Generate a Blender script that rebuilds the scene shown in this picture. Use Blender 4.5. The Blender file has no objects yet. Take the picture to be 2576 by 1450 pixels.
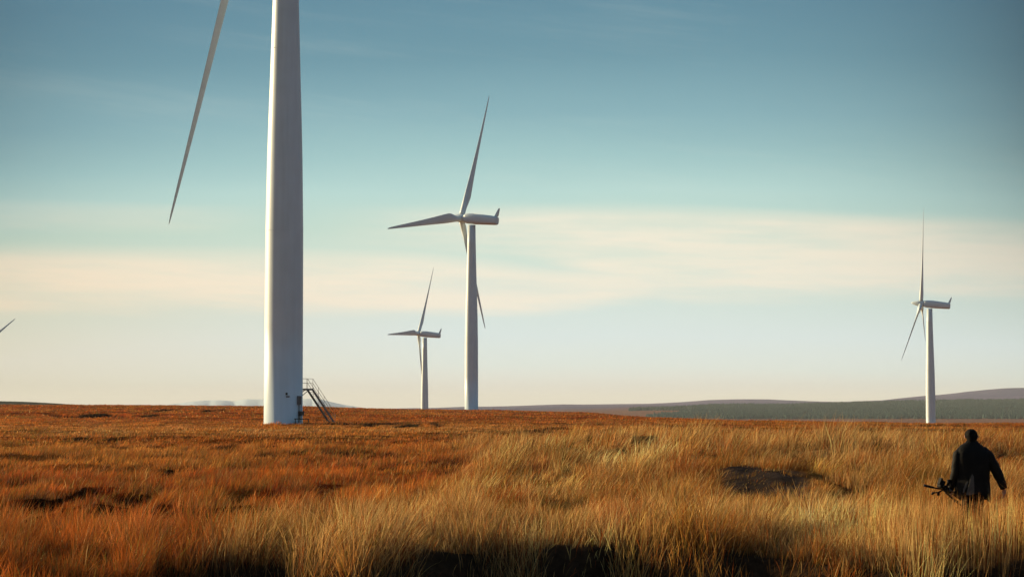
import bpy, bmesh, math, random
import numpy as np
from mathutils import Vector, Matrix, Euler

random.seed(7)
rng = np.random.default_rng(11)
R = math.radians
scene = bpy.context.scene
COL = scene.collection

# ------------------------------------------------------------------ frame
F, CX, HORIZ = 5200.0, 1288.0, 1025.0        # focal length and horizon row in a 2576 px wide picture
EYE = 2.0
PITCH = math.atan(300.0 / F)


def img_az(x):
    return math.atan((x - CX) / F)


def at(x, d):
    return (x - CX) / F * d, d


# ------------------------------------------------------------------ helpers
def tag(o, label=None, cat=None, group=None, kind=None):
    if label: o['label'] = label
    if cat: o['category'] = cat
    if group: o['group'] = group
    if kind: o['kind'] = kind
    return o


def empty(name, loc, rz=0.0):
    o = bpy.data.objects.new(name, None)
    COL.objects.link(o)
    o.location = loc
    o.rotation_euler = (0, 0, rz)
    o.empty_display_size = 0.5
    return o


class MB:
    def __init__(self):
        self.v, self.f, self.s = [], [], []

    def add(self, vs, fs, smooth=True):
        n = len(self.v)
        self.v += [tuple(p) for p in vs]
        self.f += [tuple(i + n for i in f) for f in fs]
        self.s += [smooth] * len(fs)

    def box(self, c, size, rot=None, bev=0.0):
        sx, sy, sz = [a / 2 for a in size]
        M = rot or Matrix.Identity(3)
        c = Vector(c)
        if bev <= 0:
            vs = [c + M @ Vector((x * sx, y * sy, z * sz)) for x in (-1, 1) for y in (-1, 1) for z in (-1, 1)]
            fs = [(0, 1, 3, 2), (4, 6, 7, 5), (0, 4, 5, 1), (2, 3, 7, 6), (0, 2, 6, 4), (1, 5, 7, 3)]
            self.add(vs, fs, False)
            return
        bm = bmesh.new()
        bmesh.ops.create_cube(bm, size=2)
        for v in bm.verts: v.co = Vector((v.co.x * sx, v.co.y * sy, v.co.z * sz))
        bmesh.ops.bevel(bm, geom=bm.edges[:], offset=bev, segments=2, affect='EDGES')
        bm.verts.ensure_lookup_table()
        self.add([c + M @ v.co for v in bm.verts], [[v.index for v in f.verts] for f in bm.faces], False)
        bm.free()

    def loft(self, rings, cap=True, smooth=True):
        n = len(rings[0])
        vs = [p for r in rings for p in r]
        fs = []
        for i in range(len(rings) - 1):
            for k in range(n):
                a, b = i * n + k, i * n + (k + 1) % n
                fs.append((a, b, b + n, a + n))
        self.add(vs, fs, smooth)
        if cap:
            m = len(self.v) - len(vs)
            self.f.append(tuple(m + k for k in range(n))[::-1]); self.s.append(False)
            q = m + (len(rings) - 1) * n
            self.f.append(tuple(q + k for k in range(n))); self.s.append(False)

    def tube(self, pts, rad, n=10, cap=True, squash=1.0, up=None):
        pts = [Vector(p) for p in pts]
        if not hasattr(rad, '__len__'): rad = [rad] * len(pts)
        rings, u0 = [], None
        for i, p in enumerate(pts):
            t = (pts[min(i + 1, len(pts) - 1)] - pts[max(i - 1, 0)]).normalized()
            ref = Vector(up) if up else (Vector((0, 0, 1)) if abs(t.z) < 0.9 else Vector((1, 0, 0)))
            if u0 is not None: ref = u0
            u = (ref - t * ref.dot(t)).normalized()
            u0 = u
            w = t.cross(u)
            rings.append([p + (u * math.cos(a) * squash + w * math.sin(a)) * rad[i]
                          for a in [2 * math.pi * k / n for k in range(n)]])
        self.loft(rings, cap)

    def build(self, name, mat, parent=None, fix=True):
        me = bpy.data.meshes.new(name)
        me.from_pydata(self.v, [], self.f)
        me.polygons.foreach_set('use_smooth', self.s)
        if fix:
            bm = bmesh.new(); bm.from_mesh(me)
            bmesh.ops.recalc_face_normals(bm, faces=bm.faces)
            bm.to_mesh(me); bm.free()
        me.materials.append(mat)
        o = bpy.data.objects.new(name, me)
        COL.objects.link(o)
        if parent: o.parent = parent
        return o


# value noise (numpy) ------------------------------------------------
def _hash(ix, iy, seed):
    h = (ix.astype(np.int64) * 374761393 + iy.astype(np.int64) * 668265263 + seed * 982451653) & 0xFFFFFFFF
    h = ((h ^ (h >> 13)) * 1274126177) & 0xFFFFFFFF
    h = (h ^ (h >> 16)) & 0xFFFFFFFF
    return h / 4294967295.0


def vnoise(x, y, seed=0):
    ix, iy = np.floor(x), np.floor(y)
    fx, fy = x - ix, y - iy
    fx, fy = fx * fx * (3 - 2 * fx), fy * fy * (3 - 2 * fy)
    a, b = _hash(ix, iy, seed), _hash(ix + 1, iy, seed)
    c, d = _hash(ix, iy + 1, seed), _hash(ix + 1, iy + 1, seed)
    return (a + (b - a) * fx) * (1 - fy) + (c + (d - c) * fx) * fy


def fbm(x, y, seed=0, o=3):
    s, a, t = 0, 1.0, 0
    for i in range(o):
        s = s + a * vnoise(x * 2 ** i + 17.3 * i, y * 2 ** i - 9.1 * i, seed + i)
        t += a; a *= 0.5
    return s / t


def sstep(a, b, x):
    t = np.clip((x - a) / (b - a), 0, 1)
    return t * t * (3 - 2 * t)


# ------------------------------------------------------------------ terrain
# heights relative to the eye, by direction (column of the picture) and distance
TX = np.array([-1500, 0, 340, 700, 1065, 1200, 1450, 1650, 1900, 2340, 2576, 4200], float)
TD = np.array([0, 20, 60, 130, 225, 300, 400, 520, 650, 800, 950, 1200, 1600, 2100, 2600, 3000, 3600, 4500, 6000, 7500, 16000], float)


def _z(rows):  # a list of (picture row) or ('z', value)
    out = []
    for d, r in zip(TD, rows):
        out.append(r[1] if isinstance(r, tuple) else -(r - HORIZ) * d / F)
    return out


def col(ridge, vfloor, far, crest, left=0):
    """ridge: rows seen at 300, 400, 520, 650 m"""
    z = [('z', -2.25), ('z', -2.2), ('z', -2.08), ('z', -1.95), ('z', -1.74)] + list(ridge)
    z += vfloor + far + [crest, ('z', -(crest - HORIZ) * 6000 / F - 35), ('z', -160)]
    return _z(z)


V = lambda a: ('z', a)
ZT = np.array([
    col([1040, 1026, 1016, 1016], [V(-1), V(-6), V(-14), 1014, 1006, V(0)], [V(-18), V(-20), V(-26)], 1050),
    col([1042, 1028, 1019, 1019], [V(-1), V(-6), V(-14), 1014, 1008, V(0)], [V(-18), V(-20), V(-26)], 1050),
    col([1044, 1029, 1019.5, 1019.5], [V(-1.5), V(-7), V(-15), V(-15), 1021, V(-10)], [V(-20), V(-22), V(-28)], 1048),
    col([1047, 1032, 1022, 1021], [V(-2), V(-8), V(-17), V(-21), V(-21), V(-20)], [V(-22), V(-24), V(-26)], 1040),
    col([1049, 1038, 1030.5, 1028.5], [V(-3), V(-11), V(-19.4), V(-21), V(-20), V(-18)], [V(-18), V(-17), V(-8)], 1024.5),
    col([1050, 1040, 1033, 1030], [V(-4), V(-11), V(-19.4), V(-21), V(-20), V(-18)], [V(-18), V(-15), V(-5)], 1021),
    col([1052, 1042, 1037, 1036.5], [V(-6), V(-13), V(-19), V(-21), V(-20), V(-18)], [V(-17.5), V(-12), V(-1)], 1014),
    col([1055, 1050, 1050, V(-6)], [V(-9), V(-13.5), V(-19), V(-21), V(-19.5), V(-17.6)], [V(-17.3), V(-9), V(2)], 1012),
    col([1060.5, 1058.5, V(-5), V(-9)], [V(-12), V(-14), V(-19), V(-21), V(-19), V(-17.2)], [V(-17.3), V(-8), V(4)], 1003.5),
    col([1067, V(-4), V(-7), V(-10)], [V(-13), V(-14.3), V(-19), V(-21), V(-19), V(-17.4)], [V(-17.3), V(-6), V(10)], 992),
    col([1067, V(-4), V(-7), V(-10)], [V(-13), V(-14.5), V(-19), V(-21), V(-19), V(-17.6)], [V(-17.4), V(-5), V(14)], 973),
    col([1067, V(-4), V(-7), V(-10)], [V(-13), V(-14.5), V(-19), V(-21), V(-19), V(-17.6)], [V(-17.4), V(-5), V(14)], 940),
])
CRX = np.array([-1500, 0, 340, 700, 1065, 1207, 1420, 1632, 1781, 1930, 2111, 2217, 2323, 2429, 2576, 3200, 4200], float)
CRY = np.array([1050, 1050, 1048, 1040, 1026, 1022, 1016, 1014, 1005, 1003, 1010, 1007, 995, 983, 973, 950, 960], float)


def pix(X, Y):
    """picture column and distance of a ground point"""
    d = np.sqrt(X * X + Y * Y)
    az = np.arctan2(X, Y)
    x = CX + F * np.tan(np.clip(az, -0.5, 0.5))
    return x, d * np.cos(np.clip(az, -0.5, 0.5))


def smooth_interp(x, xp):
    i = np.clip(np.searchsorted(xp, x) - 1, 0, len(xp) - 2)
    t = np.clip((x - xp[i]) / (xp[i + 1] - xp[i]), 0, 1)
    return i, t


# scarps: near-facing peat faces, given as (x0,x1, row as function, height)
SCARPS = [
    (-60, 420, lambda x: 1262 - 0.035 * x + 9 * np.sin(x / 47), 0.34),
    (240, 900, lambda x: 1300 - 0.012 * (x - 250) + 6 * np.sin(x / 39), 0.40),
    (540, 880, lambda x: 1252 + 4 * np.sin(x / 21), 0.34),
    (90, 460, lambda x: 1283 + 5 * np.sin(x / 26), 0.36),
    (-60, 300, lambda x: 1295 + 0.02 * x + 4 * np.sin(x / 30), 0.20),
    (870, 985, lambda x: 1151 + 3 * np.sin(x / 13), 0.50),
    (1240, 1400, lambda x: 1096 + 0.02 * (x - 1200), 0.50),
    (330, 640, lambda x: 1052 + 1.0 * np.sin(x / 19), 0.7),
    (100, 420, lambda x: 1060 + 1.0 * np.sin(x / 25), 0.6),
    (690, 770, lambda x: 1074 + 0 * x, 0.40),
    (840, 1130, lambda x: 1078 + 1.5 * np.sin(x / 17), 0.42),
    (1290, 1500, lambda x: 1060 + 0 * x, 0.5),
    (370, 480, lambda x: 1192 + 2 * np.sin(x / 9), 0.22),
    (150, 360, lambda x: 1111 + 1.5 * np.sin(x / 13), 0.35),
    (1640, 1900, lambda x: 1079 + 0.02 * (x - 1640), 0.3),
    (2080, 2250, lambda x: 1090 + 0 * x, 0.35),
    (2380, 2600, lambda x: 1121 + 0.03 * (x - 2380), 0.4),
]


def row2d(r):
    return 2.12 * F / (r - HORIZ)


def scarp(x, d):
    dz = np.zeros_like(x); m = np.zeros_like(x); near = np.zeros_like(x)
    for x0, x1, fn, h in SCARPS:
        w = sstep(x0, x0 + 60, x) * (1 - sstep(x1 - 60, x1, x))
        # broken here and there
        if h < 0.55: w = w * sstep(0.04, 0.24, vnoise(x / 41.0, d * 0 + h * 31, 5))
        d0 = row2d(fn(x))
        h = h * np.where(d0 < 60, 1.35, 1.7)
        L = 0.7 * np.maximum(1, d0 / 60)
        t = (d - d0) / L                     # 0 at the foot of the face, 1 at the top
        ramp = np.clip((d - (d0 - 9 * L)) / (9 * L), 0, 1)
        prof = np.where(t < 0, -ramp, np.where(t < 1, -(1 - t), 0.0))
        dz = np.minimum(dz, prof * h * w)
        m = np.maximum(m, w * sstep(-1.6, -0.3, t) * (1 - sstep(0.7, 1.1, t)))
        near = np.maximum(near, w * sstep(-9, -2, t) * (1 - sstep(0.0, 0.3, t)))
    return dz, m, near


def ditch_edge(x):
    xs = np.array([-1500, -200, 330, 420, 700, 860, 1000, 1250, 1600, 1850, 2100, 2300, 2576, 4000], float)
    es = np.array([22, 22.0, 24.6, 28.8, 29.4, 27.8, 29.2, 31.8, 32.4, 31.4, 30.2, 29.8, 29.8, 29], float)
    return np.interp(x, xs, es) + 0.55 * (vnoise(x / 60.0, x * 0, 77) - 0.5)


def hollow(x, d):
    """the bare grey hollow on the right; 0..1 inside"""
    dt = bank_top(x)
    w = sstep(1775, 1840, x) * (1 - sstep(2000, 2070, x))
    return w * sstep(dt - 7.5, dt - 6.3, d) * (1 - sstep(dt - 0.5, dt + 0.6, d))


def bank_top(x):
    return 56.5 - 5.5 * (x - 1810) / 250 + 0.5 * np.sin(x / 21)


def micro(X, Y):
    x, d = pix(X, Y)
    w = sstep(8, 22, d)
    z = 0.40 * (fbm(X / 5.5, Y / 7.5, 3) - 0.5) + 0.30 * (fbm(X / 1.3, Y / 1.7, 8, 2) - 0.5)
    tus = np.clip(fbm(X / 1.5, Y / 2.6, 208, 2) - 0.42, 0, 1) * sstep(1250, 1500, x) * sstep(50, 62, d) * (1 - sstep(100, 130, d))
    z += 1.0 * tus
    z = z * w * (1 - 0.45 * sstep(60, 200, d))
    z += 0.55 * (fbm(X / 30, Y / 40, 21, 3) - 0.5) * sstep(60, 160, d) * (1 - sstep(1500, 3000, d))
    # a hummocky rise of tall grass right of centre
    z += 0.28 * np.exp(-((x - 1500) / 420) ** 2 - ((d - 72) / 22) ** 2)
    z += 0.22 * sstep(1500, 1700, x) * np.exp(-((d - 76) / 9) ** 2)
    far = sstep(2800, 5000, d)
    z += far * 9 * (fbm(X / 900, Y / 900, 31, 4) - 0.5)
    return z


def height(X, Y):
    X = np.asarray(X, float); Y = np.asarray(Y, float)
    x, d = pix(X, Y)
    i, t = smooth_interp(x, TX)
    t = t * t * (3 - 2 * t)
    j, u = smooth_interp(d, TD)
    a = ZT[i, j] * (1 - u) + ZT[i, j + 1] * u
    b = ZT[i + 1, j] * (1 - u) + ZT[i + 1, j + 1] * u
    z = a * (1 - t) + b * t
    # crest of the far hills follows its own line
    cr = np.interp(x, CRX, CRY); cr0 = np.interp(x, TX, [1050, 1050, 1048, 1040, 1024.5, 1021, 1014, 1012, 1003.5, 992, 973, 940])
    z += -(cr - cr0) * 6000 / F * np.clip(1 - np.abs(d - 6000) / 1500, 0, 1)
    z += EYE + micro(X, Y)
    dz, m, nr = scarp(x, d)
    z += dz
    z -= 1.5 * (1 - sstep(ditch_edge(x) - 1.5, ditch_edge(x) + 0.1, d)) * sstep(3, 12, d)
    h = hollow(x, d)
    dt = bank_top(x)
    z += 0.36 * sstep(1740, 1860, x) * (1 - sstep(2010, 2160, x)) * (sstep(dt - 7, dt, d) - sstep(dt + 1, dt + 10, d))
    # flat pad around the foot of the turbine towers
    for (tx, td, tz, rad) in PADS:
        px, py = at(tx, td)
        q = np.exp(-(((X - px) ** 2 + (Y - py) ** 2) / rad ** 2) ** 2)
        z = z * (1 - q) + tz * q
    return z


PADS = [(713.5, 225.0, EYE - 1.74, 7.0)]

# ------------------------------------------------------------------ materials
def new_mat(name):
    m = bpy.data.materials.new(name)
    m.use_nodes = True
    nt = m.node_tree
    nt.nodes.clear()
    return m, nt, nt.nodes.new('ShaderNodeOutputMaterial')


def N(nt, typ, **kw):
    n = nt.nodes.new(typ)
    for k, v in kw.items():
        if k in n.inputs: n.inputs[k].default_value = v
        else: setattr(n, k, v)
    return n


def ramp(nt, stops, interp='LINEAR'):
    n = nt.nodes.new('ShaderNodeValToRGB')
    cr = n.color_ramp
    cr.interpolation = interp
    while len(cr.elements) < len(stops): cr.elements.new(0.5)
    for e, (p, c) in zip(cr.elements, stops):
        e.position = p
        e.color = (*c, 1) if len(c) == 3 else c
    return n


def simple(name, color, rough=0.5, metal=0.0, var=0.12, scale=3.0, bump=0.0, spec=0.5, coat=0.0):
    m, nt, out = new_mat(name)
    b = N(nt, 'ShaderNodeBsdfPrincipled', Roughness=rough, Metallic=metal)
    b.inputs['Specular IOR Level'].default_value = spec
    b.inputs['Coat Weight'].default_value = coat
    tc = N(nt, 'ShaderNodeTexCoord')
    ns = N(nt, 'ShaderNodeTexNoise', Scale=scale, Detail=5.0)
    nt.links.new(tc.outputs['Object'], ns.inputs['Vector'])
    r = ramp(nt, [(0.3, [c * (1 - var) for c in color]), (0.7, [min(1, c * (1 + var)) for c in color])])
    nt.links.new(ns.outputs['Fac'], r.inputs['Fac'])
    nt.links.new(r.outputs['Color'], b.inputs['Base Color'])
    if bump:
        bp = N(nt, 'ShaderNodeBump', Strength=bump, Distance=0.02)
        nt.links.new(ns.outputs['Fac'], bp.inputs['Height'])
        nt.links.new(bp.outputs['Normal'], b.inputs['Normal'])
    nt.links.new(b.outputs[0], out.inputs['Surface'])
    return m


def paint_mat(name, color, streak=0.10):
    """white gelcoat / paint with faint vertical rain streaks"""
    m, nt, out = new_mat(name)
    b = N(nt, 'ShaderNodeBsdfPrincipled', Roughness=0.42)
    b.inputs['Specular IOR Level'].default_value = 0.45
    tc = N(nt, 'ShaderNodeTexCoord')
    mp = N(nt, 'ShaderNodeMapping'); mp.inputs['Scale'].default_value = (2.2, 2.2, 0.12)
    ns = N(nt, 'ShaderNodeTexNoise', Scale=1.0, Detail=6.0)
    n2 = N(nt, 'ShaderNodeTexNoise', Scale=0.35, Detail=3.0)
    nt.links.new(tc.outputs['Object'], mp.inputs['Vector'])
    nt.links.new(mp.outputs[0], ns.inputs['Vector'])
    nt.links.new(tc.outputs['Object'], n2.inputs['Vector'])
    r = ramp(nt, [(0.35, color), (0.75, [c * (1 - streak) for c in color])])
    r2 = ramp(nt, [(0.35, (1, 1, 1)), (0.7, (0.93, 0.93, 0.92))])
    mx = N(nt, 'ShaderNodeMixRGB', blend_type='MULTIPLY'); mx.inputs[0].default_value = 1
    nt.links.new(ns.outputs['Fac'], r.inputs['Fac'])
    nt.links.new(n2.outputs['Fac'], r2.inputs['Fac'])
    nt.links.new(r.outputs[0], mx.inputs[1]); nt.links.new(r2.outputs[0], mx.inputs[2])
    nt.links.new(mx.outputs[0], b.inputs['Base Color'])
    nt.links.new(b.outputs[0], out.inputs['Surface'])
    return m


M_TOWER = paint_mat('tower_paint', (0.64, 0.76, 0.81), 0.08)
M_BLADE = paint_mat('blade_gelcoat', (0.65, 0.76, 0.80), 0.05)
M_STEEL = simple('galvanised_steel', (0.16, 0.17, 0.17), 0.5, 0.6, 0.25, 4)
M_DARK = simple('dark_painted_steel', (0.018, 0.02, 0.022), 0.6, 0.0, 0.3, 5)
M_GREYBOX = simple('grey_cabinet_paint', (0.12, 0.14, 0.16), 0.5, 0.0, 0.1, 5)

# grass -----------------------------------------------------------------
def grass_mat(name, transl=0.48):
    m, nt, out = new_mat(name)
    at_ = N(nt, 'ShaderNodeAttribute', attribute_name='tint')
    d = N(nt, 'ShaderNodeBsdfPrincipled', Roughness=0.75)
    d.inputs['Specular IOR Level'].default_value = 0.15
    t = N(nt, 'ShaderNodeBsdfTranslucent')
    mx = N(nt, 'ShaderNodeMixShader'); mx.inputs[0].default_value = transl
    nt.links.new(at_.outputs['Color'], d.inputs['Base Color'])
    nt.links.new(at_.outputs['Color'], t.inputs['Color'])
    nt.links.new(d.outputs[0], mx.inputs[1]); nt.links.new(t.outputs[0], mx.inputs[2])
    nt.links.new(mx.outputs[0], out.inputs['Surface'])
    return m


M_GRASS = grass_mat('dry_moor_grass')
M_PINE = grass_mat('conifer_needles', 0.35)


def ground_mat():
    m, nt, out = new_mat('moorland_turf')
    b = N(nt, 'ShaderNodeBsdfPrincipled', Roughness=0.95)
    b.inputs['Specular IOR Level'].default_value = 0.0
    a = N(nt, 'ShaderNodeAttribute', attribute_name='soil')
    tc = N(nt, 'ShaderNodeTexCoord')
    L = nt.links.new
    mul = None
    for sc, lo, hi, mpv in ((0.9, 0.45, 1.5, (1, 0.5, 1)), (0.08, 0.65, 1.3, (1, 0.45, 1)), (6.0, 0.6, 1.35, (1, 1, 1))):
        mp = N(nt, 'ShaderNodeMapping'); mp.inputs['Scale'].default_value = mpv
        ns = N(nt, 'ShaderNodeTexNoise', Scale=sc, Detail=4.0, Roughness=0.65)
        L(tc.outputs['Object'], mp.inputs[0]); L(mp.outputs[0], ns.inputs['Vector'])
        r = N(nt, 'ShaderNodeMapRange')
        r.inputs[1].default_value = 0.3; r.inputs[2].default_value = 0.7
        r.inputs[3].default_value = lo; r.inputs[4].default_value = hi
        L(ns.outputs['Fac'], r.inputs[0])
        if mul is None: mul = r.outputs[0]
        else:
            q = N(nt, 'ShaderNodeMath', operation='MULTIPLY')
            L(mul, q.inputs[0]); L(r.outputs[0], q.inputs[1]); mul = q.outputs[0]
    mx = N(nt, 'ShaderNodeVectorMath', operation='SCALE')
    L(a.outputs['Color'], mx.inputs[0]); L(mul, mx.inputs['Scale'])
    L(mx.outputs[0], b.inputs['Base Color'])
    bn = N(nt, 'ShaderNodeTexNoise', Scale=3.0, Detail=6.0, Roughness=0.7)
    L(tc.outputs['Object'], bn.inputs['Vector'])
    bp = N(nt, 'ShaderNodeBump', Strength=0.9, Distance=0.25)
    L(bn.outputs['Fac'], bp.inputs['Height']); L(bp.outputs[0], b.inputs['Normal'])
    L(b.outputs[0], out.inputs['Surface'])
    return m


# ------------------------------------------------------------------ colour of the vegetation
PAL = dict(gold=(0.60, 0.26, 0.058), straw=(0.86, 0.54, 0.21), russet=(0.52, 0.135, 0.022),
           rust=(0.34, 0.060, 0.012), olive=(0.26, 0.19, 0.04), brown=(0.14, 0.06, 0.018), peat=(0.010, 0.005, 0.003))
PAL = {k: np.array(v) for k, v in PAL.items()}


def mixc(a, b, t):
    return a + (b - a) * t[..., None]


def veg(X, Y):
    """local plant colour, and share of the tall pale grass 0..1"""
    x, d = pix(X, Y)
    r = HORIZ + 2.12 * F / np.maximum(d, 1)
    # tall golden grass: right of a line that runs from upper middle down to the lower left
    edge = np.interp(r, [1030, 1088, 1100, 1112, 1130, 1200, 1290, 1330, 1450], [3300, 3000, 2300, 1450, 1130, 1240, 1000, 640, 380])
    wob = 240 * (fbm(X / 6, Y / 9, 51) - 0.5)
    tall = sstep(-110, 110, x + wob - edge)
    # a gold band on the left just below the skyline, rows 1072-1105
    band = np.exp(-((r - 1092) / 17) ** 2) * 0.55
    tallc = np.maximum(tall, band)
    # russet streaks on the right, rows 1060-1085 and around the person
    rs = np.exp(-((r - 1076) / 9) ** 2) * sstep(1500, 1900, x) * 0.9 + sstep(2150, 2450, x) * np.exp(-((r - 1190) / 90) ** 2) * 0.55
    rs = np.maximum(rs, 1 - sstep(1046, 1056, r) )
    tallc = tallc * (1 - np.clip(rs, 0, 1))
    n1, n2 = fbm(X / 3.1, Y / 4.5, 61), fbm(X / 1.1, Y / 1.3, 71, 2)
    n3 = fbm(X / 12, Y / 22, 81)
    red = mixc(np.broadcast_to(PAL['russet'], X.shape + (3,)), PAL['rust'], sstep(0.42, 0.66, n1))
    red = mixc(red, PAL['gold'], 0.55 * sstep(0.5, 0.72, n3))
    red = mixc(red, PAL['olive'], 0.4 * sstep(0.60, 0.75, n2))
    gold = mixc(np.broadcast_to(PAL['gold'], X.shape + (3,)), PAL['straw'], 0.85 * sstep(0.40, 0.66, n1))
    gold = mixc(gold, PAL['russet'], 0.45 * sstep(0.52, 0.7, n3))
    gold = mixc(gold, PAL['olive'], 0.5 * sstep(0.58, 0.72, n2))
    c = mixc(red * 0.86, gold, tallc)
    c = c * (0.72 + 0.86 * sstep(0.3, 0.7, fbm(X / 2.0, Y / 3.4, 151)))[..., None]
    return c, tall, tallc


# ------------------------------------------------------------------ ground mesh
def build_ground():
    az = np.concatenate([np.radians(np.linspace(-180, -22, 48))[:-1],
                         np.radians(np.linspace(-22, -15.5, 40))[:-1],
                         np.radians(np.linspace(-15.5, 15.5, 760)),
                         np.radians(np.linspace(15.5, 22, 40))[1:],
                         np.radians(np.linspace(22, 180, 48))[1:-1]])
    ds = np.concatenate([np.geomspace(1.0, 20, 30)[:-1], np.geomspace(20, 110, 420)[:-1],
                         np.geomspace(110, 700, 230)[:-1], np.geomspace(700, 14500, 170)])
    A, D = np.meshgrid(az, ds)
    X, Y = D * np.sin(A), D * np.cos(A)
    Z = height(X, Y)
    nr, nc = X.shape
    co = np.stack([X, Y, Z], -1).reshape(-1, 3)
    co = np.vstack([co, [[0, 0, Z[0].mean()]]])
    i = np.arange(nr - 1)[:, None]; k = np.arange(nc)[None, :]
    k2 = (k + 1) % nc
    q = np.stack([i * nc + k, (i + 1) * nc + k, (i + 1) * nc + k2, i * nc + k2], -1).reshape(-1, 4)
    me = bpy.data.meshes.new('ground')
    tri = [(int(nr * nc), int(kk), int((kk + 1) % nc)) for kk in range(nc)]
    nq, ntri = len(q), len(tri)
    me.vertices.add(len(co)); me.vertices.foreach_set('co', co.ravel().astype(np.float32))
    loops = np.concatenate([q.ravel(), np.array(tri).ravel()]).astype(np.int32)
    me.loops.add(len(loops)); me.loops.foreach_set('vertex_index', loops)
    me.polygons.add(nq + ntri)
    st = np.concatenate([np.arange(nq) * 4, nq * 4 + np.arange(ntri) * 3]).astype(np.int32)
    me.polygons.foreach_set('loop_start', st)
    me.polygons.foreach_set('use_smooth', np.ones(nq + ntri, bool))
    me.update(calc_edges=True)
    # soil colour
    x, d = pix(X, Y)
    c, tall, _ = veg(X, Y)
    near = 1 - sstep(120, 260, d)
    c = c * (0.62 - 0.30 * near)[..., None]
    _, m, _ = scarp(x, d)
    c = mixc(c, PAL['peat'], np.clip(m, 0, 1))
    c = mixc(c, np.array((0.035, 0.021, 0.012)), 1 - sstep(ditch_edge(x) + 0.2, ditch_edge(x) + 1.2, d))
    c = mixc(c, np.array((0.048, 0.036, 0.031)), np.clip(hollow(x, d) * (0.75 + 0.6 * fbm(X / 0.5, Y / 0.9, 301)), 0, 1))
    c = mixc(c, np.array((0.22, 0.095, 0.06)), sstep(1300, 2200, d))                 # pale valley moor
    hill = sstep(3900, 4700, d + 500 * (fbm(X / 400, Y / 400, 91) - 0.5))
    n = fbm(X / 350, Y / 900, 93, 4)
    hc = mixc(np.broadcast_to(np.array((0.19, 0.165, 0.265)), X.shape + (3,)), np.array((0.14, 0.128, 0.22)), sstep(0.4, 0.62, n))  # heather purple, with the blue of far haze painted in
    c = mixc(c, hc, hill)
    # the low dark hill at the far left
    c = mixc(c, np.array((0.05, 0.05, 0.035)), (1 - sstep(300, 700, x)) * sstep(1000, 1500, d) * (1 - sstep(2800, 3200, d)))
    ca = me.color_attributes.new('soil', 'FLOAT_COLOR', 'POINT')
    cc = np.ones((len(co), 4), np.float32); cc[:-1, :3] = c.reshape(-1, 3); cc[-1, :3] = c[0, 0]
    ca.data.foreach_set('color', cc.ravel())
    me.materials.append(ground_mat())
    o = bpy.data.objects.new('ground', me); COL.objects.link(o)
    tag(o, kind='structure')
    return o


# ------------------------------------------------------------------ grass blades
def blades_mesh(name, X, Y, Z, H, W, LX, LY, C, Croot, seg=3, label=None, mat=None):
    """ribbons that taper and curve; LX,LY = sideways travel of the tip"""
    n = len(X)
    ts = np.linspace(0, 1, seg + 1)
    # ribbon width direction: mostly across the view, turned at random
    a = rng.normal(0, 0.7, n)
    wx, wy = np.cos(a), np.sin(a)
    nv = 2 * seg + 1
    co = np.empty((n, nv, 3), np.float32); colr = np.ones((n, nv, 4), np.float32)
    for s, t in enumerate(ts):
        cx = X + LX * t ** 1.4; cy = Y + LY * t ** 1.4
        L = np.sqrt(LX ** 2 + LY ** 2)
        cz = Z + H * (t - 0.18 * t ** 3 * np.clip(L / np.maximum(H, .01), 0, 1.5))
        hw = W * 0.5 * (1 - 0.55 * t)
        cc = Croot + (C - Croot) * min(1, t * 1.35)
        if s < seg:
            co[:, 2 * s, 0] = cx - wx * hw; co[:, 2 * s, 1] = cy - wy * hw; co[:, 2 * s, 2] = cz
            co[:, 2 * s + 1, 0] = cx + wx * hw; co[:, 2 * s + 1, 1] = cy + wy * hw; co[:, 2 * s + 1, 2] = cz
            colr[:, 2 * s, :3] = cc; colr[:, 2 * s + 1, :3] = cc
        else:
            co[:, 2 * s, 0] = cx; co[:, 2 * s, 1] = cy; co[:, 2 * s, 2] = cz
            colr[:, 2 * s, :3] = cc
    base = (np.arange(n) * nv)[:, None]
    quads = []
    for s in range(seg - 1):
        quads.append(base + np.array([2 * s, 2 * s + 1, 2 * s + 3, 2 * s + 2])[None])
    tri = base + np.array([2 * seg - 2, 2 * seg - 1, 2 * seg])[None]
    me = bpy.data.meshes.new(name)
    me.vertices.add(n * nv); me.vertices.foreach_set('co', co.ravel())
    ql = np.concatenate(quads, 0) if quads else np.zeros((0, 4), int)
    loops = np.concatenate([ql.ravel(), tri.ravel()]).astype(np.int32)
    me.loops.add(len(loops)); me.loops.foreach_set('vertex_index', loops)
    me.polygons.add(len(ql) + len(tri))
    st = np.concatenate([np.arange(len(ql)) * 4, len(ql) * 4 + np.arange(len(tri)) * 3]).astype(np.int32)
    me.polygons.foreach_set('loop_start', st)
    me.polygons.foreach_set('use_smooth', np.ones(len(ql) + len(tri), bool))
    me.update(calc_edges=True)
    ca = me.color_attributes.new('tint', 'FLOAT_COLOR', 'POINT')
    ca.data.foreach_set('color', colr.ravel())
    me.materials.append(mat or M_GRASS)
    o = bpy.data.objects.new(name, me); COL.objects.link(o)
    return o


AVOID = []   # (X, Y, radius): towers, stairs


def scatter(d0, d1, density, spread=0.29):
    area = spread * (d1 * d1 - d0 * d0)
    n = int(area * density)
    d = np.sqrt(rng.uniform(d0 * d0, d1 * d1, n))
    X = d * rng.uniform(-spread, spread, n)
    return X, d


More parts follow.
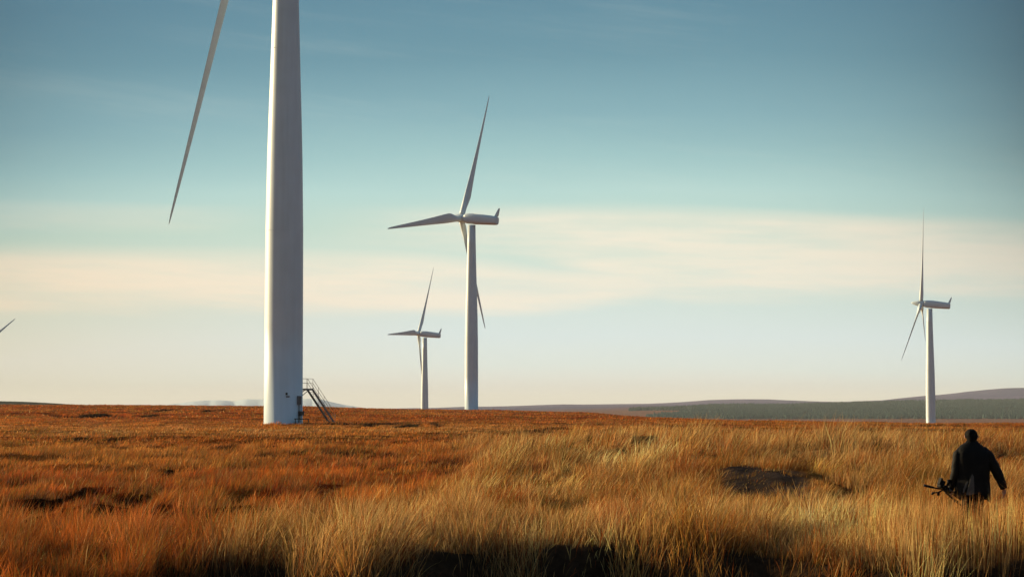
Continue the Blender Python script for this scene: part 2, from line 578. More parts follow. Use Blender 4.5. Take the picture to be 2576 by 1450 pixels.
# blades painted near-black as the shaded gaps between tussocks: (picture column, row of the foot, half width in m)
SHADE_SPOTS = [(1701, 1172, .40), (1595, 1190, .42), (1866, 1180, .30), (1967, 1178, .55), (2020, 1204, .42), (2201, 1172, .35), (2137, 1222, .30),
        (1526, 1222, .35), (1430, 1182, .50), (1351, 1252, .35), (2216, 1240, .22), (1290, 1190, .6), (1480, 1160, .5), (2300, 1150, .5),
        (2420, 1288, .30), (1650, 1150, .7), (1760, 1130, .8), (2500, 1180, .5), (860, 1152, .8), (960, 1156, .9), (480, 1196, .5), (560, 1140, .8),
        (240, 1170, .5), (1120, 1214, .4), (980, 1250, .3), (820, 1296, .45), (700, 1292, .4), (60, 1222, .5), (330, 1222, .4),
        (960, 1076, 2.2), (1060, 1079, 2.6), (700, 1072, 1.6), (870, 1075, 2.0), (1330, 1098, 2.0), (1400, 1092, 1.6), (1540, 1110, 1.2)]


def shade_clumps(X, Y):
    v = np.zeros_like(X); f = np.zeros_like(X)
    for x0, r0, hw in SHADE_SPOTS:
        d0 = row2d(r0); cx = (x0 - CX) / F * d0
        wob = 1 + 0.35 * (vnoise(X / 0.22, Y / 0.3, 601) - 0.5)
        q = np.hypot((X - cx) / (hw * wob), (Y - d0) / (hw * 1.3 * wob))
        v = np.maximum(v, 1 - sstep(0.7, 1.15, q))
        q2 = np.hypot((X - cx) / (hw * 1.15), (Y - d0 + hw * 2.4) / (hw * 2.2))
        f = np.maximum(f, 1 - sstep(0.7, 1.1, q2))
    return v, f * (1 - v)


def tussock(X, Y, cell, seed):
    gx, gy = np.floor(X / cell), np.floor(Y / cell)
    best = np.full(X.shape, 9e9); bx = np.zeros_like(X); by = np.zeros_like(X); bh = np.zeros_like(X); bk = np.zeros_like(X)
    for i in (-1, 0, 1):
        for j in (-1, 0, 1):
            ix, iy = gx + i, gy + j
            cx = (ix + 0.15 + 0.7 * _hash(ix, iy, seed)) * cell; cy = (iy + 0.15 + 0.7 * _hash(ix, iy, seed + 1)) * cell
            rc = cell * (0.36 + 0.34 * _hash(ix, iy, seed + 2))
            q = np.hypot(X - cx, Y - cy) / rc
            m = q < best
            best = np.where(m, q, best); bx = np.where(m, (X - cx) / rc, bx); by = np.where(m, (Y - cy) / rc, by)
            bh = np.where(m, _hash(ix, iy, seed + 3), bh); bk = np.where(m, _hash(ix, iy, seed + 4), bk)
    return best, bx, by, bh, bk


def grass_zone(d0, d1, density, width, seg, hscale=1.0, name='grass'):
    X, Y = scatter(d0, d1, density, 0.36 if d1 < 70 else 0.31)
    x, d = pix(X, Y)
    r = HORIZ + 2.12 * F / d
    c, tall, tallc = veg(X, Y)
    _, m, nr = scarp(x, d)
    hol = hollow(x, d)
    clump = fbm(X / 0.9, Y / 1.1, 101, 2)
    big = fbm(X / 3.4, Y / 4.2, 111, 2)
    big = np.clip((big - 0.3) / 0.4, 0, 1)
    e = ditch_edge(x)
    keep = rng.random(len(X)) < (0.30 + 0.9 * sstep(0.3, 0.62, clump)) * (1 - 0.93 * np.clip(m, 0, 1)) * (1 - 0.76 * np.clip(hol * 1.4, 0, 1))
    # gaps of dark shade between the tussocks on the right
    gap = sstep(0.62, 0.70, fbm(X / 1.7, Y / 3.2, 121, 2)) * tall * sstep(44, 52, d) * (1 - sstep(95, 120, d))
    keep &= rng.random(len(X)) > 0.92 * gap
    keep &= (d > e) | (rng.random(len(X)) < 0.32 + 0.5 * sstep(0.35, 0.6, clump))
    for (ax, ay, ar) in AVOID:
        keep &= (X - ax) ** 2 + (Y - ay) ** 2 > ar * ar
    X, Y, x, d, r, c, tall, m, nr, clump, big, e, hol = [v[keep] for v in (X, Y, x, d, r, c, tall, m, nr, clump, big, e, hol)]
    n = len(X)
    q1, ux, uy, th, tk = tussock(X, Y, 1.25, 400)
    q0, vx, vy, sh, sk = tussock(X, Y, 0.7, 500)
    wt = np.clip(tall + 0.25, 0, 1) * (0.55 + 0.45 * sstep(32, 42, d)) * (1 - sstep(160, 260, d))
    q = np.where(tall > 0.4, q1, q0); ux = np.where(tall > 0.4, ux, vx); uy = np.where(tall > 0.4, uy, vy)
    th = np.where(tall > 0.4, th, sh); tk = np.where(tall > 0.4, tk, sk)
    wt = np.where(tall > 0.4, wt, 0.65 * (1 - sstep(120, 200, d)))
    inside = 1 - sstep(0.75, 1.15, q)
    k2 = rng.random(n) < 1 - wt * 0.90 * (1 - inside)
    X, Y, x, d, r, c, tall, m, nr, clump, big, e, hol, q, ux, uy, th, tk, wt, inside = [v[k2] for v in (X, Y, x, d, r, c, tall, m, nr, clump, big, e, hol, q, ux, uy, th, tk, wt, inside)]
    n = len(X)
    tc_ = np.where((th < 0.22)[:, None], PAL['olive'] * 0.9, np.where((th > 0.72)[:, None], PAL['straw'], np.where((th > 0.60)[:, None], PAL['rust'] * 1.2, c)))
    c = mixc(c, tc_, 0.60 * wt * (0.4 + 0.6 * tall)) * (1 + wt * (0.95 * (tk * 7.13 % 1.0) - 0.45))[:, None]
    H = (0.17 + 0.10 * big) * (1 - tall) + (0.25 + 0.23 * big) * tall
    H = H * (1 + 0.9 * np.exp(-((X - TC.x) ** 2 + (Y - TC.y) ** 2) / 25.0))
    H = np.where(d < 34, np.maximum(H, 0.33 + 0.12 * big), H)
    H *= 1 + 0.25 * sstep(34, 26, d) * tall
    H *= (1 - 0.72 * np.clip(nr, 0, 1)) * (1 - 0.5 * np.clip(hol, 0, 1))
    # the grass around the walking person and before the hollow is shorter
    H *= 1 - 0.50 * np.exp(-((x - 1945) / 170) ** 4) * sstep(38, 43, d) * (1 - sstep(51, 54, d))
    H *= rng.uniform(0.40, 1.30, n) * (0.55 + 0.9 * sstep(0.3, 0.7, clump)) * hscale
    H *= 1 - 0.32 * sstep(78, 120, d)
    wind = 0.26 + 0.40 * (fbm(X / 0.9, Y / 1.2, 131, 2) - 0.4)
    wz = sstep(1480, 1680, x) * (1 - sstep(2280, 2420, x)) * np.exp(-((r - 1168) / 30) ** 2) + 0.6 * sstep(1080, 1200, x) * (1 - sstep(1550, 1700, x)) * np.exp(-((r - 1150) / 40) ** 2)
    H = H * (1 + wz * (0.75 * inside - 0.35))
    c = mixc(c, PAL['straw'], 0.45 * wz * inside) * (1 - 0.6 * wz * (1 - inside))[:, None]  # tussocks paler; gap shade painted into the blades between them
    H = H * (1 + wt * (inside * (0.25 + 0.85 * tk) - 0.50))
    LX = H * wt * 0.42 * np.clip(ux, -1.2, 1.2) + H * (wind * (0.35 + 0.65 * sstep(30, 45, d)) + rng.normal(0, 0.26, n)); LY = H * wt * 0.42 * np.clip(uy, -1.2, 1.2) + H * rng.normal(0.0, 0.30, n)
    nearp = (np.abs(X - PX + 0.35) < 1.5) & (Y < PY + 0.25) & (Y > PY - 4.5)
    H = np.where(nearp, np.maximum(H * 1.3, rng.uniform(0.55, 0.95, n)), H)
    Z = height(X, Y) - 0.02
    val = rng.uniform(0.5, 1.45, n)[:, None]
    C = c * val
    pale = rng.random(n) < 0.10 * tall + 0.02
    C[pale] = PAL['straw'] * rng.uniform(0.8, 1.15, (pale.sum(), 1))
    rd = rng.random(n) < 0.26
    C[rd] = (PAL['russet'] * 0.9) * rng.uniform(0.35, 1.25, (rd.sum(), 1))
    ol = rng.random(n) < 0.14
    C[ol] = PAL['olive'] * rng.uniform(0.6, 1.1, (ol.sum(), 1))
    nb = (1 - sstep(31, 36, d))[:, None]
    dv, df = shade_clumps(X, Y)
    C = C * (1 - 0.55 * np.clip(hol * 1.4, 0, 1) * (rng.random(n) < 0.7))[:, None]
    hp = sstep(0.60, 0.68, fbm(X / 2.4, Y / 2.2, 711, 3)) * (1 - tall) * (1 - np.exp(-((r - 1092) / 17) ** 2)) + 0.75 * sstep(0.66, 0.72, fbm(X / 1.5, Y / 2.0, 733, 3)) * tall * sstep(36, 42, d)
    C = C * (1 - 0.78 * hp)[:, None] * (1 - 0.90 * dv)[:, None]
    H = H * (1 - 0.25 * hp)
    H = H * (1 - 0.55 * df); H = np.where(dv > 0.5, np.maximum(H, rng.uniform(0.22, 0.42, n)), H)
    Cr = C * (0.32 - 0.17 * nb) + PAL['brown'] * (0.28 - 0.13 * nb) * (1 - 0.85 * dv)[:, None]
    W = width * rng.uniform(0.6, 1.4, n) * (0.7 + 0.0125 * np.clip(d, 0, 30))
    W = W * np.sqrt(d / (0.5 * (d0 + d1)))
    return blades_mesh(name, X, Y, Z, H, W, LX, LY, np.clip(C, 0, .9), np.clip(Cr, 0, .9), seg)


def join(objs, name):
    """one object of all the blades (nobody could count them)"""
    dep = objs[0]
    with bpy.context.temp_override(active_object=dep, object=dep, selected_objects=objs, selected_editable_objects=objs):
        bpy.ops.object.join()
    dep.name = name
    return dep


# ------------------------------------------------------------------ wind turbines
TOWER_PROFILE = [(-1.2, 2.16), (0, 2.16), (0.14, 2.16), (0.15, 2.10), (10.5, 2.09), (21, 2.055), (28.9, 1.93), (33, 1.82),
                 (37.5, 1.68), (46, 1.44), (52, 1.32), (58.0, 1.22)]
BLADE_ST = [(1.0, 1.75, 1.00, 12), (2.2, 1.75, 1.0, 12), (3.6, 1.95, 0.82, 13), (5.4, 2.55, 0.50, 13), (7.2, 3.05, 0.34, 12),
            (8.4, 3.15, 0.28, 11), (11, 2.90, 0.24, 8.5), (16, 2.36, 0.21, 5.5), (22, 1.82, 0.18, 3.2), (28, 1.38, 0.17, 1.8),
            (34, 0.98, 0.16, 0.8), (38, 0.70, 0.15, 0.2), (40.2, 0.48, 0.15, 0), (41.0, 0.26, 0.15, 0), (41.25, 0.06, 0.15, 0)]


def blade_data():
    mb = MB(); rings = []
    n = 28
    for (r, ch, th, tw) in BLADE_ST:
        ring = []
        rd = np.clip((th - 0.35) / 0.65, 0, 1)          # 1 = round root
        for k in range(n):
            a = 2 * math.pi * k / n
            xc = 0.5 * (1 - math.cos(a))                 # 0 = leading edge
            yt = 5 * th * (0.2969 * math.sqrt(xc) - 0.126 * xc - 0.3516 * xc ** 2 + 0.2843 * xc ** 3 - 0.1036 * xc ** 4)
            ya = yt if a <= math.pi else -yt
            yc = 0.5 * math.sin(a)
            ox = (xc - 0.30) * (1 - rd) + (xc - 0.5) * rd
            yy = ya * (1 - rd) + yc * rd
            p = Vector((ox * ch, yy * ch, 0))
            p = Matrix.Rotation(R(-tw), 3, 'Z') @ p
            pre = 0.6 * (r / 41.0) ** 2
            ring.append((p.x, p.y + pre, r))
        rings.append(ring)
    mb.loft(rings)
    return mb


def nacelle_data():
    mb = MB(); n = 32
    st = [(2.35, 1.1, 1.1, 0.0), (2.25, 1.35, 1.35, 0.0), (1.7, 1.48, 1.52, 0.0), (0.6, 1.58, 1.66, 0.02), (-1.5, 1.60, 1.70, 0.03),
          (-8.2, 1.45, 1.36, -0.10), (-8.75, 1.38, 1.28, -0.12), (-9.0, 1.22, 1.12, -0.12), (-9.1, 0.9, 0.85, -0.12)]
    rings = []
    for (y, w, h, zo) in st:
        ring = []
        for k in range(n):
            a = 2 * math.pi * k / n
            ca, sa = math.cos(a), math.sin(a)
            ex = 0.62
            ring.append((w * math.copysign(abs(ca) ** ex, ca), y, zo + h * math.copysign(abs(sa) ** ex, sa)))
        rings.append(ring)
    mb.loft(rings)
    # roof hatch rails and seam
    for sx in (-0.9, 0.9):
        mb.tube([(sx, -1.2, 1.66), (sx, -7.6, 1.30)], 0.04, 6)
    return mb


def spinner_data():
    mb = MB(); n = 28
    prof = [(0, 1.28), (0.4, 1.34), (1.4, 1.36), (2.6, 1.22), (3.8, 0.92), (4.9, 0.55), (5.5, 0.25), (5.65, 0.02)]
    mb.loft([[(r * math.cos(2 * math.pi * k / n), y - 1.2, r * math.sin(2 * math.pi * k / n)) for k in range(n)] for y, r in prof])
    return mb


TURB = {}


def make_turbine(base, az, theta, label, first, scale=1.03, hub=60.0):
    root = empty('wind_turbine', base, -az)
    tag(root, label, 'wind turbine', 'wind turbines across the moor')
    if first:
        mb = MB(); n = 72
        mb.loft([[(r * math.cos(2 * math.pi * k / n), r * math.sin(2 * math.pi * k / n), z) for k in range(n)] for z, r in TOWER_PROFILE])
        TURB['tower'] = mb.build('tower', M_TOWER)
        for key, zz in (('flange', 21.0), ('flange2', 41.0)):
            fl = MB()
            rr = float(np.interp(zz, [p[0] for p in TOWER_PROFILE], [p[1] for p in TOWER_PROFILE])) + 0.006
            fl.loft([[((rr + dr) * math.cos(2 * math.pi * k / n), (rr + dr) * math.sin(2 * math.pi * k / n), zz + dz) for k in range(n)]
                     for dz, dr in ((-0.05, -0.02), (-0.04, 0), (0.04, 0), (0.05, -0.02))], cap=False)
            TURB[key] = fl.build('flange', M_TOWER)
        TURB['nacelle'] = nacelle_data().build('nacelle', M_BLADE)
        v = MB()
        v.loft([[(x * w, -8.55 - 0.30 * z + y * w2, 1.2 + z) for x, y in ((-1, -1), (1, -1), (1, 1), (-1, 1))]
                for z, w, w2 in ((0, 0.50, 0.46), (1.0, 0.42, 0.36), (2.2, 0.30, 0.22), (2.6, 0.18, 0.16))], smooth=False)
        v.tube([(0, -9.2, 3.6), (0, -9.25, 4.1)], 0.05, 6)
        TURB['cooling_fin'] = v.build('cooling_fin', M_BLADE)
        TURB['spinner'] = spinner_data().build('spinner', M_BLADE)
        TURB['blade'] = blade_data().build('blade', M_BLADE)
        objs = dict(TURB)
    else:
        objs = {}
        for k, o in TURB.items():
            c = o.copy(); COL.objects.link(c); objs[k] = c
    TILT = R(5.5)
    hubm = Matrix.Translation((0, 0, hub)) @ Matrix.Rotation(TILT, 4, 'X')
    objs['tower'].parent = root
    objs['flange'].parent = objs['tower']; objs['flange2'].parent = objs['tower']
    objs['nacelle'].parent = root; objs['nacelle'].matrix_local = hubm
    objs['cooling_fin'].parent = objs['nacelle']
    objs['spinner'].parent = root; objs['spinner'].matrix_local = hubm @ Matrix.Translation((0, 3.6, 0))
    for k in range(3):
        b = objs['blade'] if k == 0 else objs['blade'].copy()
        if k: COL.objects.link(b)
        b.parent = root
        b.matrix_local = hubm @ Matrix.Translation((0, 3.7, 0)) @ Matrix.Rotation(R(theta + 120 * k), 4, 'Y') @ Matrix.Rotation(R(-1.6), 4, 'X') @ Matrix.Diagonal((1, 1, scale, 1))
    return root


def turbine_at(x, d, zbase, az, theta, label, first=False, scale=1.035):
    X, Y = at(x, d)
    return make_turbine((X, Y, zbase), R(az), theta, label, first, scale)


BIG = turbine_at(713.5, 225.0, EYE - 1.74, -79, -164.8,
                 'largest wind turbine, its thick white tower leaving the picture at the top', True, 1.0)
turbine_at(1186, 647.5, EYE - 0.75, -64.5, 21, 'tall white turbine in the middle, one blade up and one pointing left', False, 1.065)
turbine_at(1068.5, 1141, EYE - 19.4, -72.5, 27, 'smallest complete white turbine, just left of the tall middle one')
turbine_at(2339.5, 917, EYE - 14.1, -71.4, -8, 'white turbine on the right above the walking person, rotor seen nearly edge-on')
turbine_at(-72, 1444, EYE - 24.0, -36, 51, 'far wind turbine beyond the left edge with only one dark blade tip showing')


def children_named(o, nm):
    return [c for c in o.children if c.name.split('.')[0] == nm]


# details at the foot of the near tower (parts of it)
tw = children_named(BIG, 'tower')[0]
VIEW = img_az(713.5)


def on_tower(px, row):
    """point on the near face of the tower, local to the turbine root (which is turned by -az)"""
    s = F / 225.0
    off = (px - 713.5) / s
    z = (1065.2 - row) / s
    rad = 2.105
    # frame: u = right across the view, w = toward the camera
    u = Vector((math.cos(VIEW), -math.sin(VIEW), 0)); w = Vector((-math.sin(VIEW), -math.cos(VIEW), 0))
    n = (u * off + w * math.sqrt(max(0, rad ** 2 - off ** 2))).normalized()
    Rz = Matrix.Rotation(-BIG.rotation_euler.z, 3, 'Z')
    nl = Rz @ n
    return nl * rad + Vector((0, 0, z)), Matrix.Rotation(math.atan2(nl.y, nl.x), 3, 'Z')


def plate(name, px, row, w, h, t, mat, lab=None):
    p, M = on_tower(px, row)
    mb = MB(); mb.box(p + M @ Vector((t / 2 - 0.01, 0, 0)), (t, w, h), M, 0.012)
    o = mb.build(name, mat, tw)
    if lab: o['label'] = lab
    return o


plate('notice_plate', 721.5, 990, 0.22, 0.26, 0.05, M_DARK)
plate('notice_plate', 724.5, 997, 0.42, 0.16, 0.03, M_GREYBOX)
vent = plate('vent_grille', 752.5, 1006, 0.75, 0.95, 0.10, M_GREYBOX)
mbv = MB()
p0, MM = on_tower(752.5, 1006)
for k in range(7):
    mbv.box(p0 + MM @ Vector((0.10, 0, -0.36 + 0.12 * k)), (0.05, 0.62, 0.03), MM)
mbv.build('louvre', M_DARK, vent)
jb = plate('junction_box', 755, 1038.5, 0.75, 0.45, 0.35, M_DARK)
mbc = MB()
for k, px in enumerate((750.5, 753.5, 757)):
    a, _ = on_tower(px, 1012); b, _ = on_tower(px, 1062)
    nrm = Vector((a.x, a.y, 0)).normalized() * 0.06
    mbc.tube([a + nrm, b + nrm], 0.035, 8)
mbc.build('conduit', M_GREYBOX, jb)

# door on the far side of the tower, at the level of the platform
SD = R(42)                                    # stairs lead off to the right and away
sdir = Vector((math.cos(SD), math.sin(SD), 0))
sdir = Matrix.Rotation(-VIEW, 3, 'Z') @ sdir
snor = Vector((sdir.y, -sdir.x, 0))           # toward the camera side
TC = Vector((*at(713.5, 225.0), EYE - 1.74))
PH = 3.86
Rz = Matrix.Rotation(-BIG.rotation_euler.z, 3, 'Z')
dl = Rz @ sdir
mb = MB(); Md = Matrix.Rotation(math.atan2(dl.y, dl.x), 3, 'Z')
mb.box(dl * 2.10 + Vector((0, 0, PH + 1.05)), (0.10, 0.86, 2.0), Md, 0.03)
door = mb.build('door', M_GREYBOX, tw)
mb = MB(); mb.tube([dl * 2.2 + Md @ Vector((0, 0.3, 0)) + Vector((0, 0, PH + 0.95)), dl * 2.2 + Md @ Vector((0, 0.3, 0)) + Vector((0, 0, PH + 1.15))], 0.02, 6)
mb.build('handle', M_STEEL, door)

# ------------------------------------------------------------------ access stairs
def stairs():
    root = empty('access_stairs', TC + sdir * 3.9)
    tag(root, 'dark steel stairs with handrails leaning against the foot of the largest tower', 'stairs')
    o0 = root.location
    W = 0.84
    def P(s, w, z): return TC + sdir * s + snor * w + Vector((0, 0, z)) - o0
    s0, s1, s2 = 2.12, 3.95, 7.35
    Ms = Matrix((tuple(sdir), tuple(-snor), (0, 0, 1))).transposed()
    mb = MB()
    mb.box(P((s0 + s1) / 2, 0, PH - 0.02), (s1 - s0, W, 0.05), Ms)
    for w in (-W / 2, W / 2): mb.box(P((s0 + s1) / 2, w, PH - 0.10), (s1 - s0, 0.06, 0.20), Ms)
    for k in range(8): mb.box(P(s0 + 0.15 + 0.24 * k, 0, PH - 0.12), (0.04, W - 0.1, 0.12), Ms)
    mb.build('platform', M_STEEL, root)
    for w in (-W / 2 + .1, W / 2 - .1):
        mb = MB(); mb.tube([P(s0 + 1.35, w, PH - 0.15), P(s0 + 0.02, w, PH - 1.0)], 0.045, 8); mb.build('brace', M_STEEL, root)
    for w in (-W / 2, W / 2):
        mb = MB()
        a, b = P(s1 - 0.05, w, PH - 0.10), P(s2, w, -0.05)
        dd = (b - a); Lh = dd.length; dd.normalize()
        Mr = Matrix((tuple(dd), tuple(-snor), tuple(dd.cross(-snor)))).transposed()
        mb.box((a + b) / 2, (Lh, 0.06, 0.24), Mr)
        mb.build('stringer', M_STEEL, root)
    nt_ = 17
    for k in range(nt_):
        t = (k + 0.7) / nt_
        s = s1 + (s2 - s1) * t; z = PH * (1 - t) - 0.02
        mb = MB(); mb.box(P(s, 0, z), (0.25, W - 0.08, 0.035), Ms)
        mb.build('tread', M_STEEL, root)
    for w in (-W / 2, W / 2):
        mb = MB(); h = 1.07; rr = 0.022
        for hh in (h, h * 0.55):
            mb.tube([P(s0 + 0.1, w, PH + hh), P(s1, w, PH + hh), P(s2, w, 0.08 + hh)], rr, 8)
        for s in (s0 + 0.1, (s0 + s1) / 2, s1): mb.tube([P(s, w, PH - 0.05), P(s, w, PH + h)], rr, 8)
        for k in range(1, 5):
            t = k / 4
            s = s1 + (s2 - s1) * t; z = PH * (1 - t) + 0.05
            mb.tube([P(s, w, z - 0.1), P(s, w, z + h)], rr, 8)
        mb.build('handrail', M_STEEL, root)
    for w in (-W / 2, W / 2):
        mb = MB(); mb.box(P(s2 + 0.02, w, 0.02), (0.40, 0.28, 0.30), Ms, 0.02); mb.build('foot', M_DARK, root)
    return [TC + sdir * s for s in (2.5, 3.5, 4.5, 5.5, 6.5, 7.3)]


for p in stairs(): AVOID.append((p.x, p.y, 0.8))
AVOID.append((TC.x, TC.y, 2.25))


# low platform of dark steel by the tower foot
def low_platform():
    # frame of the view
    u = Vector((math.cos(VIEW), -math.sin(VIEW), 0)); w = Vector((-math.sin(VIEW), -math.cos(VIEW), 0))
    c = TC + u * 1.95 + w * 2.3
    root = empty('cable_bench', c)
    tag(root, 'low dark steel bench on short legs at the right foot of the largest tower', 'bench')
    Ms = Matrix((tuple(u), tuple(-w), (0, 0, 1))).transposed()
    mb = MB(); mb.box((0, 0, 0.56), (1.55, 0.5, 0.09), Ms, 0.01); mb.build('top', M_DARK, root)
    for a in (-0.65, 0.72):
        for b in (-0.18, 0.18):
            mb = MB(); p = u * a + w * b
            mb.tube([p + Vector((0, 0, 0.53)), p + u * (0.12 if a > 0 else 0) + Vector((0, 0, -0.05))], 0.045, 8)
            mb.build('leg', M_DARK, root)


low_platform()

# ------------------------------------------------------------------ the walking person
M_SKIN = simple('skin', (0.42, 0.20, 0.13), 0.55, 0, 0.08, 20)
M_HAIR = simple('dark_hair', (0.0035, 0.0028, 0.0025), 0.85, 0, 0.3, 40, 0.4, 0.1)
M_COAT = simple('black_waterproof_coat', (0.0032, 0.0030, 0.0030), 0.7, 0, 0.3, 12, 0.5, 0.12)
M_LINING = simple('grey_coat_panel', (0.050, 0.049, 0.044), 0.8, 0, 0.2, 12, 0.5)
M_TROUSER = simple('black_trousers', (0.003, 0.003, 0.0036), 0.9, 0, 0.3, 12, 0.5, 0.1)
M_BOOT = simple('boot_leather', (0.012, 0.009, 0.007), 0.6, 0, 0.3, 12)
M_GEAR = simple('black_camera_gear', (0.005, 0.005, 0.006), 0.6, 0.0, 0.3, 20, 0, 0.12)
M_GEARM = simple('grey_tripod_metal', (0.06, 0.06, 0.06), 0.4, 0.5, 0.2, 20)


def skin_mesh(name, chains, mat, parent, sub=2, root=0):
    """chains: lists of (point, radius); first point of a later chain may be an index of an existing vertex"""
    vs, rs, es = [], [], []
    for ch in chains:
        prev = None
        for it in ch:
            if isinstance(it, int): prev = it; continue
            p, r = it
            vs.append(p); rs.append(r if isinstance(r, tuple) else (r, r))
            i = len(vs) - 1
            if prev is not None: es.append((prev, i))
            prev = i
    me = bpy.data.meshes.new(name); me.from_pydata(vs, es, [])
    o = bpy.data.objects.new(name, me); COL.objects.link(o)
    md = o.modifiers.new('skin', 'SKIN'); md.use_smooth_shade = True
    for i, sv in enumerate(me.skin_vertices[0].data):
        sv.radius = rs[i]; sv.use_root = (i == root)
    s = o.modifiers.new('sub', 'SUBSURF'); s.levels = sub; s.render_levels = sub
    me.materials.append(mat)
    if parent: o.parent = parent
    return o


def hand_chains(wi, wrist, dirv, palm_n, thumb_side, curl):
    """wi index of wrist vertex; returns chains. dirv along the hand, palm_n out of the palm"""
    d = Vector(dirv).normalized(); n = Vector(palm_n).normalized(); s = d.cross(n).normalized() * thumb_side
    w = Vector(wrist)
    pc = w + d * 0.055
    ch = [[wi, (tuple(w + d * 0.035), (0.030, 0.018)), (tuple(w + d * 0.075), (0.036, 0.016))]]
    return ch, d, n, s, w


def person(loc):
    root = empty('person', loc)
    tag(root, 'person in a long black coat walking away through tall grass with a tripod', 'person')
    # skeleton: x right, y away, z up
    LH = Vector((-0.345, 0.07, 0.84)); RH = Vector((0.492, -0.03, 0.85))
    C = [
        [((0, 0.0, 0.93), 0.145), ((0, 0.0, 1.06), 0.135), ((0, 0.0, 1.22), (0.17, 0.12)), ((0, 0.01, 1.38), (0.18, 0.12)),
         ((0.0, 0.02, 1.49), (0.10, 0.08)), ((0.0, 0.035, 1.56), 0.058), ((-0.002, 0.05, 1.61), 0.068), ((-0.004, 0.055, 1.665), (0.088, 0.10)),
         ((-0.004, 0.055, 1.73), (0.086, 0.098)), ((-0.004, 0.05, 1.77), (0.055, 0.065))],
        [3, ((-0.17, 0.0, 1.45), 0.065), ((-0.245, -0.01, 1.38), 0.058), ((-0.285, -0.03, 1.12), 0.045), (tuple(LH), (0.028, 0.022))],
        [3, ((0.17, 0.0, 1.45), 0.065), ((0.255, -0.01, 1.38), 0.058), ((0.40, -0.04, 1.12), 0.045), (tuple(RH), (0.028, 0.022))],
        [0, ((-0.09, 0.0, 0.88), 0.095), ((-0.10, -0.10, 0.50), 0.062), ((-0.11, -0.26, 0.12), 0.045), ((-0.11, -0.27, 0.06), 0.045), ((-0.12, -0.12, 0.03), 0.038)],
        [0, ((0.09, 0.0, 0.88), 0.095), ((0.10, 0.12, 0.50), 0.062), ((0.10, 0.14, 0.10), 0.045), ((0.10, 0.15, 0.05), 0.045), ((0.11, 0.30, 0.03), 0.038)],
    ]
    idx = [0]
    n = 10
    wrists = []
    for ch in C[1:]:
        k = sum(1 for it in ch if not isinstance(it, int)); n += k; idx.append(n - 1)
    li, ri = 13, 17
    cnt = n
    for wi, w, d, pn, ts, curl in ((li, LH, (0.03, 0.05, -1), (1, 0, 0), 1, 1.25), (ri, RH, (0.05, 0.10, -1), (-0.7, 0.6, 0), -1, 0.6)):
        d = Vector(d).normalized(); pn = Vector(pn); pn = (pn - d * pn.dot(d)).normalized(); s = d.cross(pn).normalized()
        if s.y < 0: s = -s                         # s points forward (thumb side)
        C.append([wi, (tuple(w + d * 0.04), (0.036, 0.018)), (tuple(w + d * 0.082), (0.040, 0.016))])
        palm = cnt + 1; cnt += 2
        for k, (off, ln) in enumerate(((0.030, 0.072), (0.010, 0.080), (-0.010, 0.074), (-0.029, 0.058))):
            b = w + d * 0.092 + s * off
            p1 = b + (d * math.cos(curl * .4) + pn * math.sin(curl * .4)) * ln * 0.42
            p2 = p1 + (d * math.cos(curl) + pn * math.sin(curl)) * ln * 0.33
            p3 = p2 + (d * math.cos(curl * 1.6) + pn * math.sin(curl * 1.6)) * ln * 0.27
            C.append([palm, (tuple(b), 0.0095), (tuple(p1), 0.009), (tuple(p2), 0.0085), (tuple(p3), 0.007)]); cnt += 4
        t0 = w + d * 0.03 + s * 0.035; t1 = t0 + (d * 0.7 + s * 0.5 + pn * 0.4).normalized() * 0.035
        t2 = t1 + (d * 0.8 + pn * 0.6).normalized() * 0.03
        C.append([palm - 1, (tuple(t0), 0.012), (tuple(t1), 0.010), (tuple(t2), 0.008)]); cnt += 3
    body = skin_mesh('body', C, M_SKIN, root, 2)
    # head details: face turned a little to the left
    for sx in (-1, 1):
        mb = MB()
        c = Vector((sx * 0.099 - 0.004, 0.045, 1.685))
        mb.loft([[c + Vector((sx * (0.004 + 0.012 * t), -0.018 * math.cos(a) * (1 - .25 * t) - 0.006 * t, 0.030 * math.sin(a) * (1 - .2 * t)))
                  for a in [2 * math.pi * k / 12 for k in range(12)]] for t in (0, 0.6, 1)])
        mb.build('ear', M_SKIN, body)
    mb = MB()
    mb.tube([(-0.02, 0.145, 1.70), (-0.025, 0.165, 1.675), (-0.025, 0.172, 1.658), (-0.025, 0.150, 1.648)], [0.010, 0.012, 0.015, 0.010], 8)
    mb.build('nose', M_SKIN, body)
    for sx in (-1, 1):
        mb = MB(); c = Vector((-0.014 + sx * 0.032, 0.138, 1.70))
        mb.tube([c + Vector((0, -0.008, 0)), c + Vector((0, 0.006, 0))], [0.012, 0.006], 10); mb.build('eye', M_BOOT, body)
    mb = MB(); mb.tube([(-0.045, 0.142, 1.628), (-0.016, 0.150, 1.626), (0.012, 0.142, 1.628)], [0.004, 0.008, 0.004], 8); mb.build('mouth', M_LINING, body)
    # hair: a cap over the skull
    mb = MB(); rings = []
    for i in range(13):
        v = max(0.0, (i - 7) / 5)
        ph = R(8 + 82 * min(1, i / 7))
        z = 1.715 + 0.098 * math.cos(ph) - 0.10 * v
        rr = math.sin(ph)
        ring = []
        for k in range(24):
            a = 2 * math.pi * k / 24
            back = -math.sin(a)                         # 1 at the nape
            front = max(0, 0.35 - back) / 1.35
            nz = 0.004 * math.sin(5 * a + 9 * v) + 0.003 * math.sin(11 * a - 7 * v)
            rad = (0.101 + nz) * rr
            zz = z + front * 0.10 * v
            taper = 1 - 0.24 * v ** 2
            ring.append((-0.004 + rad * math.cos(a) * taper, 0.045 + rad * 1.14 * math.sin(a) * (1 - 0.12 * front), zz))
        rings.append(ring)
    mb.loft(rings)
    mb.build('hair', M_HAIR, body)
